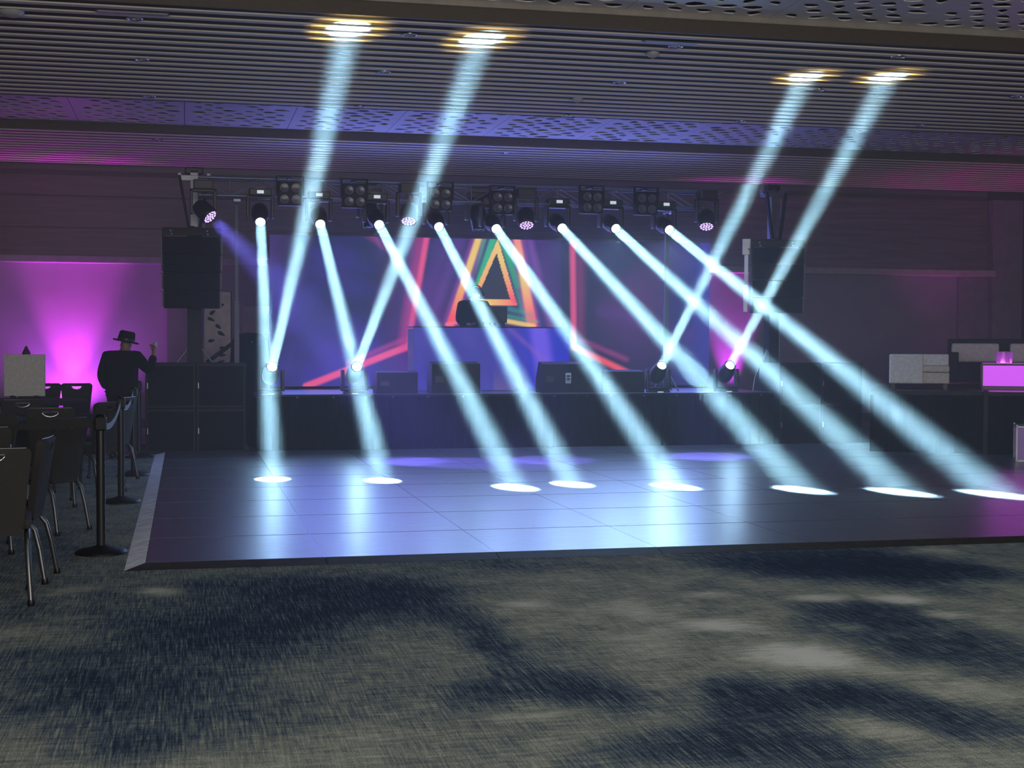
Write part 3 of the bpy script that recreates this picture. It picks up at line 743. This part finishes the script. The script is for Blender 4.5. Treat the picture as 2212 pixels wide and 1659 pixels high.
line_array(.09, 19.90, 1.98, 0, 'black four-box line array on the left tower')
line_array(8.66, 19.88, 1.98, -.72 + .45, 'black four-box line array on the right tower with pale rigging')
ra = [o for o in COL.objects if o.name.startswith('line_array')][-1]
MB().box((-.52, .10, .88), (-.40, .13, 1.12), .004).box((-.49, .10, .45), (-.43, .13, .88), .004).box((-.50, .10, .02), (-.44, .13, .43), .004).build('rigging_rail', pm('pale_rigging_steel', (.62, .66, .72), .4, .3), ra)

# things between the left subwoofers and the stage
gs = thing('gear_stack', 'rounded black covered gear beside the left subwoofers', 'equipment case', (.92, 21.15, 0))
vs = []; fs = []; n = 14
MB().lathe([(.02, 1.66), (.17, 1.64), (.26, 1.54), (.29, 1.2), (.27, .6), (.30, .01)], 20).build('cover', DRAPE, gs)
MB().tube([(-.25, -.1, 1.50), (-.62, -.12, 1.22)], .03, 8).build('handle_bar', BLK, gs)
MB().lathe([(.012, 0), (.008, -.008), (.0004, -.009)], 10, (.02, -.27, 1.52), (0, 1, 0)).build('stud', CHR, gs)
lf = thing('leaf_pattern_screen', 'beige decorative screen with dark leaf shapes behind the left tower', 'decorative screen', (.32, 24.2, 0))
hol = [leaf(.10 + .22 * rnd.random(), .12 + .118 * k, .055 + .02 * rnd.random(), .022 + .012 * rnd.random(), rnd.uniform(-.7, .7)) for k in range(19)]
MB().plate([(0, 0), (.42, 0), (.42, 2.35), (0, 2.35)], hol, .03, lambda u, v, ww: Vector((u, ww, v))).build('pierced_panel', pm('beige_board', (.80, .72, .55), .7), lf)
MB().box((-.02, .035, 0), (.44, .06, 2.36)).build('backing', DKWOOD, lf)
o = MB().box((0, 0, 0), (.55, .06, .50), .01).build('wall_panel', pm('beige_panel', (.42, .38, .32), .7), None, (1.0, 25.69, 1.65)); tag(o, 'small beige panel on the grey pier behind the truss mast', 'wall panel')

# ------------------------------------------------------------------ chairs
def make_chair():
    t = thing('banquet_chair', '', 'chair')
    # faces +y; back at -y
    MB().box((-.215, -.20, .43), (.215, .235, .495), .025).build('seat', FAB, t)
    ol = []
    for (x, z, r) in ((-.165, .40, .04), (.165, .40, .04), (.222, .915, .045), (-.222, .915, .045)): ol.append((x, z, r))

    def rr(c, n=5):
        pts = []; m_ = len(c)
        for i, (x, z, r) in enumerate(c):
            p = Vector((x, z)); a = (Vector(c[i - 1][:2]) - p).normalized(); b_ = (Vector(c[(i + 1) % m_][:2]) - p).normalized()
            for k in range(n):
                s_ = k / (n - 1); q = p + a * r * (1 - s_) ** 2 + b_ * r * s_ ** 2
                pts.append((q.x, q.y))
        return pts
    hole = [(.075 * math.cos(a), .885 + .0 - (.048 * math.sin(a) if a <= math.pi else 0)) for a in [math.pi * k / 10 for k in range(11)]]
    hole = hole[::-1]

    def bend(u, v, ww): return Vector((u, -.205 - (v - .45) * .17 + .35 * u * u - ww, v))
    MB().plate(rr(ol), [hole], .042, bend).build('backrest', FAB, t)
    rim = MB(); rim.tube([bend(p[0], p[1], .021) for p in hole], .009, 6, closed=True); rim.build('handle_rim', CHR, t)
    MB().tube([bend(u / 10 * .19, .918, .021) for u in range(-10, 11)], .006, 6).build('top_rail', CHARM, t)
    for s_ in (-1, 1):
        l = MB().tube([(s_ * .185, .10, .415), (s_ * .19, -.12, .415), (s_ * .19, -.20, .395), (s_ * .192, -.245, .34), (s_ * .198, -.275, .22), (s_ * .21, -.31, .012)], .0165, 8).build('leg', CHARM, t)
        MB().lathe([(.020, 0), (.023, .012), (.019, .035)], 10, (s_ * .21, -.31, 0)).build('foot_glide', BPL, l)
        l = MB().tube([(s_ * .185, -.12, .41), (s_ * .19, .12, .415), (s_ * .195, .19, .395), (s_ * .197, .225, .33), (s_ * .20, .25, .012)], .0165, 8).build('leg', CHARM, t)
        MB().lathe([(.020, 0), (.023, .012), (.019, .035)], 10, (s_ * .20, .25, 0)).build('foot_glide', BPL, l)
    return t


ch = make_chair(); first = True
CH = [(-1.12, 8.93, .10, 'charcoal banquet chair nearest the camera, back turned, at the left edge'), (-1.16, 9.62, 1.48, 'charcoal banquet chair seen edge-on behind the nearest one'),
      (-1.14, 12.0, 1.02, 'charcoal banquet chair showing its whole back just left of the nearest barrier post'), (-1.47, 11.02, .12, 'charcoal banquet chair against the pale-edged round table, near side'),
      (-1.63, 12.32, 3.0, 'dark banquet chair beyond the pale-edged round table, facing the camera'), (-1.24, 13.95, .1, 'charcoal banquet chair whose top shows above the black belt'),
      (-.98, 15.0, .95, 'charcoal banquet chair with a bright handle rim behind the nearest barrier post'), (-.88, 16.2, 1.25, 'dark banquet chair behind the one with the bright handle rim'),
      (-1.50, 20.9, 3.2, 'dark banquet chair silhouetted against the pink uplight by itself'), (-1.98, 20.9, 3.0, 'dark banquet chair half hidden behind the white square board'),
      (-1.75, 15.9, .3, 'dark banquet chair at the middle round table, farther left')]
for x, y, rz, lb in CH:
    if first: ch.location = (x, y, 0); ch.rotation_euler = (0, 0, rz); ch['label'] = lb; ch['group'] = 'banquet chairs round the tables'; first = False
    else: dup(ch, (x, y, 0), rz, lb)


def table(x, y, r, label, cloth):
    t = thing('round_table', label, 'table', (x, y, 0), 0, 'round banquet tables')
    MB().lathe([(0, .755), (r, .755), (r + .006, .745), (r + .006, .722), (r, .715), (0, .715)], 48).build('table_top', CLOTH if cloth else LAM, t)
    MB().lathe([(.04, .715), (.04, .1), (.05, .06), (.30, .03), (.32, .0)], 24).build('pedestal', BLK, t)


table(-2.20, 11.25, .91, 'round table with a pale edge beside the near chairs', False)
table(-2.2, 14.9, .91, 'dark round table behind the chairs above the black belt', True)
table(-2.15, 19.35, .91, 'dark round table under the white square board', True)
wb = thing('display_board', 'square white board standing on the dark far round table', 'board', (-2.02, 19.20, .755), -.12)
MB().box((-.255, 0, .06), (.255, .05, .60), .008).build('board_face', WHT, wb)
MB().box((-.18, -.01, 0), (-.12, .09, .07)).box((.12, -.01, 0), (.18, .09, .07)).build('foot', BLK, wb)
cn = thing('folded_napkin', 'tall dark folded napkin peeking above the white board', 'napkin', (-2.03, 19.55, .755))
cp = MB(); cp.lathe([(.10, 0), (.11, .03), (.10, .2), (.085, .45), (.05, .62), (.012, .70), (.001, .71)], 14); cp.build('napkin_cone', pm('striped_napkin', (.03, .03, .04), .7, scale=3, var=.9, stretch=(.1, .1, 8)), cn)

# crowd barriers
def stanchion(x, y, label):
    t = thing('barrier_post', label, 'barrier post', (x, y, 0), 0, 'belt barrier posts')
    MB().lathe([(.185, 0), (.185, .012), (.16, .028), (.07, .048), (.035, .06)], 32).build('base', BLK, t)
    MB().tube([(0, 0, .04), (0, 0, .91)], .032, 16).build('post', BPL, t)
    MB().box((-.042, -.042, .89), (.042, .042, .99), .012).lathe([(.036, .985), (.03, 1.005), (.001, 1.012)], 16).build('belt_head', BLK, t)


SP = [(-.60, 10.67), (-.60, 13.98), (-.58, 16.75), (-.60, 19.3)]
for (x, y), lb in zip(SP, ('black barrier post nearest the camera', 'black barrier post second from the camera', 'black barrier post third from the camera', 'black barrier post against the left subwoofers')): stanchion(x, y, lb)
for k in range(3):
    a = Vector((*SP[k], .945)); c_ = Vector((*SP[k + 1], .945)); pts = []
    for i in range(13):
        s_ = i / 12; p = a.lerp(c_, .0125 + s_ * .975); p.z -= .10 * 4 * s_ * (1 - s_); pts.append(p)
    o = MB().ribbon(pts, .05, .003, (1, 0, 0)).build('barrier_belt', BELT_LIT)
    tag(o, 'barrier belt in stage-lit grey from the %s' % ('nearest post to the second', 'second post to the third', 'third post to the subwoofer post')[k], 'barrier belt', 'belts between the posts')
stanchion(-3.0, 11.2, 'black barrier post beyond the left edge'); pts = []
for i in range(13):
    s_ = i / 12; p = Vector((-.64, 10.68, .945)).lerp(Vector((-2.96, 11.2, .945)), s_); p.z -= .04 * 4 * s_ * (1 - s_); pts.append(p)
o = MB().ribbon(pts, .05, .003, (.22, .97, 0)).build('barrier_belt', BBELT); tag(o, 'black barrier belt running left from the nearest post past the chairs', 'barrier belt', 'belts between the posts')

# ------------------------------------------------------------------ right riser and lounge
rs = thing('lounge_riser', 'black-skirted riser with lounge furniture at the right', 'stage riser', (9.3, 18.15, 0), -.5)
MB().box((0, 0, .82), (5.4, 3.6, .88), .004).build('deck', BLK, rs)
sk = MB(); n = 110
pts = [(5.4 * i / n, .0 + .014 * math.sin(i * 1.7) + .008 * math.sin(i * .6)) for i in range(n + 1)]
sk.add([(x, y, z) for x, y in pts for z in (.005, .83)], [(2 * i, 2 * i + 2, 2 * i + 3, 2 * i + 1) for i in range(n)])
sk.box((0, .02, .0), (.02, 3.6, .82)); sk.build('skirt', DRAPE, rs)
MB().box((1.50, -.06, .0), (1.56, -.025, .90), .004).build('corner_post', BLK, rs)
RZ = .88
ac = thing('lounge_chair', 'white cube armchair at the left end of the riser', 'armchair', (10.28, 18.75, RZ), -.5)
MB().box((-.33, -.32, .08), (.14, -.20, .50), .02).box((-.33, -.2, .08), (-.20, .35, .50), .02).build('armrest', WHT, ac)
MB().box((-.2, .22, .08), (.50, .36, .50), .02).build('backrest', WHT, ac)
MB().box((-.19, -.19, .08), (.50, .22, .24), .02).build('seat_base', WHT, ac)
MB().box((-.19, -.19, .245), (.50, .21, .34), .025).build('seat_cushion', WHT, ac)
MB().box((-.30, -.30, 0), (-.25, -.25, .08)).box((.42, -.30, 0), (.47, -.25, .08)).box((-.30, .28, 0), (-.25, .33, .08)).box((.42, .28, 0), (.47, .33, .08)).build('foot', BPL, ac)
so = thing('sofa', 'dark sofa with pale back cushions behind the pink table', 'sofa', (12.6, 19.9, RZ), -.5)
MB().box((-.95, .25, .05), (1.5, .42, .73), .02).box((-.95, -.35, .05), (-.80, .30, .52), .02).build('sofa_frame', DKWOOD, so)
MB().box((-.80, -.4, .08), (1.5, .25, .36), .02).build('seat', DKWOOD, so)
for x0 in (-.90, -.02, .85): MB().box((x0, .08, .36), (x0 + .72, .25, .66), .04).build('back_cushion', WHT, so)
gt = thing('glowing_table', 'low table with a lit pink front on the riser', 'table', (11.05, 18.2, RZ), -.5)
TBL = em('lit_pink_panel', (.68, .06, .98), .95)
MB().box((.02, -.002, .055), (1.3, .01, .345)).box((.02, .02, .3755), (1.3, .34, .378)).box((.03, .0, -.012), (1.3, .35, -.001)).build('lit_panel', TBL, gt)
MB().box((0, 0, .35), (1.32, .36, .375), .004).box((0, 0.0, 0), (.022, .03, .35), .003).box((0, .33, 0), (.022, .36, .35), .003).box((0, .0, .0), (1.32, .36, .05), .004).build('table_frame', pm('table_frame', (.16, .12, .17), .4), gt)
bk = thing('ice_bucket', 'small clear plastic bucket on the pink glowing table', 'bucket', (11.42, 18.22, RZ + .379))
PLA = bpy.data.materials.new('clear_plastic'); PLA.use_nodes = True; b = PLA.node_tree.nodes['Principled BSDF']
b.inputs['Base Color'].default_value = (.95, .8, .95, 1); b.inputs['Roughness'].default_value = .2; b.inputs['Transmission Weight'].default_value = .35; b.inputs['Emission Color'].default_value = (.8, .1, .7, 1); b.inputs['Emission Strength'].default_value = .0
n = PLA.node_tree.nodes.new('ShaderNodeTexNoise'); n.inputs['Scale'].default_value = 9; bp = PLA.node_tree.nodes.new('ShaderNodeBump'); bp.inputs['Strength'].default_value = .1
PLA.node_tree.links.new(n.outputs['Fac'], bp.inputs['Height']); PLA.node_tree.links.new(bp.outputs[0], b.inputs['Normal'])
MB().lathe([(.0, 0), (.10, 0), (.125, .155), (.133, .155), (.133, .165), (.118, .165), (.095, .008), (0, .008)], 28).build('bucket_body', PLA, bk)
MB().tube([(-.13, 0, .16), (-.165, -.01, .10), (-.15, -.03, .03), (-.10, -.06, .012)], .004, 6).build('handle', PLA, bk)
pt = MB(); area((11.55, 17.85, RZ + .2), (-.48, -.88, .0), 1.0, .25, 3, (.8, .1, 1)).name = 'glowing_table_light'
area((11.42, 18.22, RZ + .383), (0, 0, 1), .18, .18, 1.2, (.85, .12, 1)).name = 'glowing_table_light'
ct = thing('cube_table', 'silver-framed lit cube table on the floor at the right edge', 'table', (10.72, 16.35, 0), -.5)
MB().box((-.24, -.24, .05), (.24, .24, .46)).build('lit_body', em('dim_violet_panel', (.30, .12, .55), .22), ct)
fr = MB()
for sx in (-.25, .25):
    for sy in (-.25, .25): fr.box((sx - .012, sy - .012, 0), (sx + .012, sy + .012, .5), .003)
fr.box((-.262, -.262, .46), (.262, .262, .485), .004).box((-.262, -.262, .03), (.262, .262, .05)); fr.build('metal_frame', GRY, ct)

# ------------------------------------------------------------------ people
def hand(vs, es, rs_, w_i, wrist, d, up, grip=0.):
    """append palm and five fingers to a skeleton; d along the hand, up is the thumb side"""
    d = Vector(d).normalized(); up = Vector(up).normalized(); nrm = d.cross(up)
    k = len(vs); palm = Vector(wrist) + d * .05; vs.append(tuple(palm)); es.append((w_i, k)); rs_.append((.030, .018))
    for i, (off, ln) in enumerate(((.030, .070), (.011, .080), (-.009, .075), (-.028, .060))):
        a = palm + d * .035 + up * off; b1 = a + (d * (1 - grip) + nrm * grip).normalized() * ln * .5; b2 = b1 + (d * (1 - 1.6 * grip) + nrm * grip * 1.5).normalized() * ln * .5
        j = len(vs); vs += [tuple(a), tuple(b1), tuple(b2)]; es += [(k, j), (j, j + 1), (j + 1, j + 2)]; rs_ += [.0095, .0085, .0075]
    a = palm - d * .01 + up * .034; b1 = a + (d * .7 + up * .6).normalized() * .04; b2 = b1 + (d + up * .1 + nrm * grip).normalized() * .03
    j = len(vs); vs += [tuple(a), tuple(b1), tuple(b2)]; es += [(k, j), (j, j + 1), (j + 1, j + 2)]; rs_ += [.011, .010, .008]


def person(root, J_, lean=0., bulky=1., coat_m=SUIT, coat_len=.62, lh=None, rh=None):
    """J_: joints in root space, person faces +y"""
    g_ = lambda k: tuple(J_[k])
    # body: one continuous surface
    names = ['hip', 'waist', 'chest', 'neck', 'jaw', 'skull', 'crown', 'lsh', 'lel', 'lwr', 'rsh', 'rel', 'rwr', 'lhip', 'lkn', 'lan', 'ltoe', 'rhip', 'rkn', 'ran', 'rtoe']
    vs = [g_(n_) for n_ in names]; ix = {n_: i for i, n_ in enumerate(names)}
    ed = [('hip', 'waist'), ('waist', 'chest'), ('chest', 'neck'), ('neck', 'jaw'), ('jaw', 'skull'), ('skull', 'crown'), ('chest', 'lsh'), ('lsh', 'lel'), ('lel', 'lwr'), ('chest', 'rsh'), ('rsh', 'rel'), ('rel', 'rwr'),
          ('hip', 'lhip'), ('lhip', 'lkn'), ('lkn', 'lan'), ('lan', 'ltoe'), ('hip', 'rhip'), ('rhip', 'rkn'), ('rkn', 'ran'), ('ran', 'rtoe')]
    es = [(ix[a], ix[b_]) for a, b_ in ed]
    rd = dict(hip=(.15, .11), waist=(.14, .10), chest=(.16, .11), neck=.055, jaw=(.062, .070), skull=(.078, .092), crown=(.055, .065), lsh=.055, lel=.042, lwr=.026, rsh=.055, rel=.042, rwr=.026, lhip=.085, lkn=.055, lan=.036, ltoe=.035, rhip=.085, rkn=.055, ran=.036, rtoe=.035)
    rs_ = [rd[n_] for n_ in names]
    hand(vs, es, rs_, ix['lwr'], g_('lwr'), *(lh or ((0, 0, -1), (0, 1, 0), .3)))
    hand(vs, es, rs_, ix['rwr'], g_('rwr'), *(rh or ((0, 0, -1), (0, 1, 0), .3)))
    body = skin('body', vs, es, rs_, SKIN, root, 1)
    # face: nose, eyes, mouth, ears
    sk_ = Vector(g_('skull')); fd = Vector(J_['face']).normalized(); sd = Vector((0, 0, 1)).cross(fd).normalized(); fb = MB()
    fb.add([sk_ + fd * .088 + Vector((0, 0, .01)), sk_ + fd * .116 + Vector((0, 0, -.03)), sk_ + fd * .09 + sd * .014 + Vector((0, 0, -.036)), sk_ + fd * .09 - sd * .014 + Vector((0, 0, -.036))], [(0, 1, 2), (0, 3, 1), (1, 3, 2)]).build('nose', SKIN, root)
    for s_ in (-1, 1):
        MB().lathe([(.0, -.012), (.012, -.006), (.012, .004), (0, .01)], 10, sk_ + sd * s_ * .080 + Vector((0, 0, -.01)), (0, 0, 1)).build('ear', SKIN, root)
        MB().lathe([(.0, -.006), (.01, 0), (0, .006)], 8, sk_ + fd * .083 + sd * s_ * .03 + Vector((0, 0, .005)), fd).build('eye', WHT, root)
    MB().tube([sk_ + fd * .090 + sd * s_ * .02 + Vector((0, 0, -.058)) for s_ in (-1, 0, 1)], .005, 6).build('mouth', SKIN, root)
    # coat / shirt
    B = bulky
    cn_ = ['hem', 'hip', 'waist', 'chest', 'collar', 'lsh', 'lel', 'lwr', 'rsh', 'rel', 'rwr']
    hem = Vector(g_('hip')) - Vector((0, 0, coat_len - .50))
    cv = [tuple(hem), g_('hip'), g_('waist'), g_('chest'), tuple(Vector(g_('chest')).lerp(Vector(g_('neck')), 1.0)), g_('lsh'), g_('lel'), tuple(Vector(g_('lwr')).lerp(Vector(g_('lel')), .06)), g_('rsh'), g_('rel'), tuple(Vector(g_('rwr')).lerp(Vector(g_('rel')), .06))]
    ce = [(1, 0), (1, 2), (2, 3), (3, 4), (3, 5), (5, 6), (6, 7), (3, 8), (8, 9), (9, 10)]
    cr = [(.215 * B, .145 * B), (.205 * B, .145 * B), (.195 * B, .14 * B), (.215 * B, .145 * B), (.075, .075), .088 * B, .066 * B, .050, .088 * B, .066 * B, .050]
    skin('jacket', cv, ce, cr, coat_m, root, 2)
    tn = [g_('hip'), g_('lhip'), g_('lkn'), tuple(Vector(g_('lan')) + Vector((0, 0, -.01))), g_('rhip'), g_('rkn'), tuple(Vector(g_('ran')) + Vector((0, 0, -.01)))]
    skin('trousers', tn, [(0, 1), (1, 2), (2, 3), (0, 4), (4, 5), (5, 6)], [(.17, .13), .105, .080, .062, .105, .080, .062], SUIT, root, 2)
    for s_ in ('l', 'r'):
        a = Vector(g_(s_ + 'an')); t_ = Vector(g_(s_ + 'toe')); d_ = (t_ - a); d_.z = 0; d_.normalize(); a0 = Vector((a.x, a.y, 0))
        skin('shoe', [tuple(a0 - d_ * .05 + Vector((0, 0, .045))), tuple(a0 + d_ * .06 + Vector((0, 0, .045))), tuple(a0 + d_ * .17 + Vector((0, 0, .032)))], [(0, 1), (1, 2)], [(.042, .042), (.046, .042), (.038, .028)], BPL, root, 2)
    return body


man = thing('person', 'person in black suit and brimmed hat, seen from behind, raising a small glass', 'person', (-.80, 19.1, 0), -.15)
Jm = dict(hip=(0, 0, .88), waist=(0, .0, 1.04), chest=(0, .01, 1.24), neck=(.01, .05, 1.39), jaw=(.025, .085, 1.43), skull=(.03, .10, 1.485), crown=(.03, .10, 1.55), face=(.45, 1, -.1),
          lsh=(-.20, .01, 1.315), lel=(-.26, .0, 1.07), lwr=(-.22, .12, .90), rsh=(.20, .01, 1.315), rel=(.34, .06, 1.13), rwr=(.385, .14, 1.37),
          lhip=(-.10, 0, .80), lkn=(-.12, .02, .46), lan=(-.13, -.01, .08), ltoe=(-.15, .14, .04), rhip=(.10, 0, .80), rkn=(.115, .03, .46), ran=(.12, .03, .08), rtoe=(.15, .18, .04))
person(man, Jm, bulky=1.12, coat_len=.60, lh=((.2, .6, -.7), (1, 0, 0), .5), rh=((0.05, .0, 1), (-.7, .6, 0), .55))
hc = Vector((.03, .10, 1.528))
MB().lathe([(.165, -.012), (.170, .004), (.140, .012), (.112, .006), (.108, .05), (.100, .115), (.080, .135), (.03, .118), (.0005, .116)], 28, hc, (.20, .04, 1)).lathe([(.165, -.014), (.10, -.008)], 28, hc, (.20, .04, 1)).build('hat', HAT, man)
MB().lathe([(.1125, .008), (.111, .036)], 28, hc, (.20, .04, 1)).build('hat_band', BPL, man)
gl = thing('drinking_glass', 'small bright glass held up by the person in the hat', 'glass', (-.385, 19.19, 1.425))
MB().lathe([(.0, 0), (.026, 0), (.030, .09), (.027, .09), (.023, .006), (0, .006)], 20).build('tumbler', PLA, gl)
dj = thing('person', 'person in black with headphones standing behind the booth', 'person', (4.36, 21.72, SZ), 3.30)
Jd = dict(hip=(0, -.02, .86), waist=(0, .02, 1.02), chest=(0, .06, 1.20), neck=(0, .10, 1.37), jaw=(0, .15, 1.42), skull=(0, .165, 1.49), crown=(0, .16, 1.56), face=(.7, 1, -.2),
          lsh=(-.20, .06, 1.29), lel=(-.27, .16, 1.05), lwr=(-.20, .38, 1.0), rsh=(.20, .06, 1.29), rel=(.27, .16, 1.05), rwr=(.20, .36, 1.0),
          lhip=(-.10, 0, .80), lkn=(-.11, .02, .46), lan=(-.12, -.03, .08), ltoe=(-.13, .12, .04), rhip=(.10, 0, .80), rkn=(.11, .02, .46), ran=(.12, -.03, .08), rtoe=(.14, .12, .04))
person(dj, Jd, bulky=1.08, coat_len=.60, lh=((.2, 1, -.1), (1, 0, 0), .3), rh=((-.2, 1, -.1), (-1, 0, 0), .3))
sk0 = Vector(Jd['skull'])
MB().lathe([(.088, -.01), (.094, .02), (.088, .06), (.06, .09), (.0005, .105)], 20, sk0 + Vector((0, -.01, -.01))).build('hair', pm('black_hair', (.006, .005, .005), .8), dj)
hp = MB().tube([sk0 + Vector((math.sin(a) * .105, -.005, math.cos(a) * .118)) for a in [R(-95 + 19 * k) for k in range(11)]], .010, 8)
for s_ in (-1, 1): hp.lathe([(.0, -.018), (.036, -.016), (.040, .0), (.036, .018), (0, .02)], 16, sk0 + Vector((s_ * .108, -.005, -.015)), (1, 0, 0))
hp.build('headphones', BLK, dj)
lt = thing('laptop', 'open black laptop on the booth beside the person in headphones', 'laptop', (4.62, 21.28, SZ + .965))
MB().box((-.17, -.11, .06), (.17, .12, .075), .004).box((-.14, -.08, 0), (-.12, .10, .06)).box((.12, -.08, 0), (.14, .10, .06)).build('keyboard_base', BLK, lt)
MB().box((-.17, -.006, 0), (.17, .004, .235), .004, Matrix.Rotation(.12, 3, 'X'), (0, 0, 0)).build('laptop_lid', BPL, lt, (0, -.11, .075))

# ------------------------------------------------------------------ uplights on the walls
def uplight(x, y, label, e, col, ang=62, tilt=(0, .09, 1)):
    t = thing('uplight', label, 'uplight', (x, y, 0), 0, 'pink uplights along the back wall')
    hd = MB().lathe([(.0, .04), (.09, .04), (.10, .06), (.10, .20), (.092, .20)], 20).build('lamp_can', BLK, t)
    MB().lathe([(.092, .185), (.0005, .187)], 20).build('lens', em('pink_lens', (1, .2, .9), 3, 'NONE'), hd)
    MB().box((-.12, -.03, 0), (.12, .03, .04), .006).build('base', BLK, t)
    o = spot((x, y, .23), tilt, ang, .9, e, col, .05); o.name = 'uplight_beam'


PK = (.92, .055, .98)
uplight(-1.93, 25.66, 'pink uplight on the floor behind the chairs at the left', 620, PK, 50)
spot((-1.93, 25.45, .25), (0, .22, 1), 150, 1, 260, (.62, .06, 1), .08).name = 'uplight_halo'
uplight(-4.6, 25.55, 'pink uplight beyond the left edge', 90, (1, .05, .30), 80, (0.1, -.25, 1))
uplight(10.35, 25.72, 'pink uplight hidden behind the right subwoofers', 620, PK, 46)
uplight(14.4, 25.2, 'pink uplight behind the lounge riser', 240, (.95, .06, .7), 80, (.1, -.25, 1))

# ------------------------------------------------------------------ haze
HZ = bpy.data.materials.new('stage_haze'); HZ.use_nodes = True; nt = HZ.node_tree; nt.nodes.clear()
o_ = nt.nodes.new('ShaderNodeOutputMaterial'); v_ = nt.nodes.new('ShaderNodeVolumeScatter')
v_.inputs['Density'].default_value = .012; v_.inputs['Color'].default_value = (.92, .95, 1, 1); v_.inputs['Anisotropy'].default_value = 0.
nt.links.new(v_.outputs[0], o_.inputs['Volume'])
hz = MB().box((-6.5, 9.2, .035), (17, 25.4, 4.59)).build('haze', HZ); tag(hz, 'thin haze over the dance floor and stage', 'haze', kind='stuff')
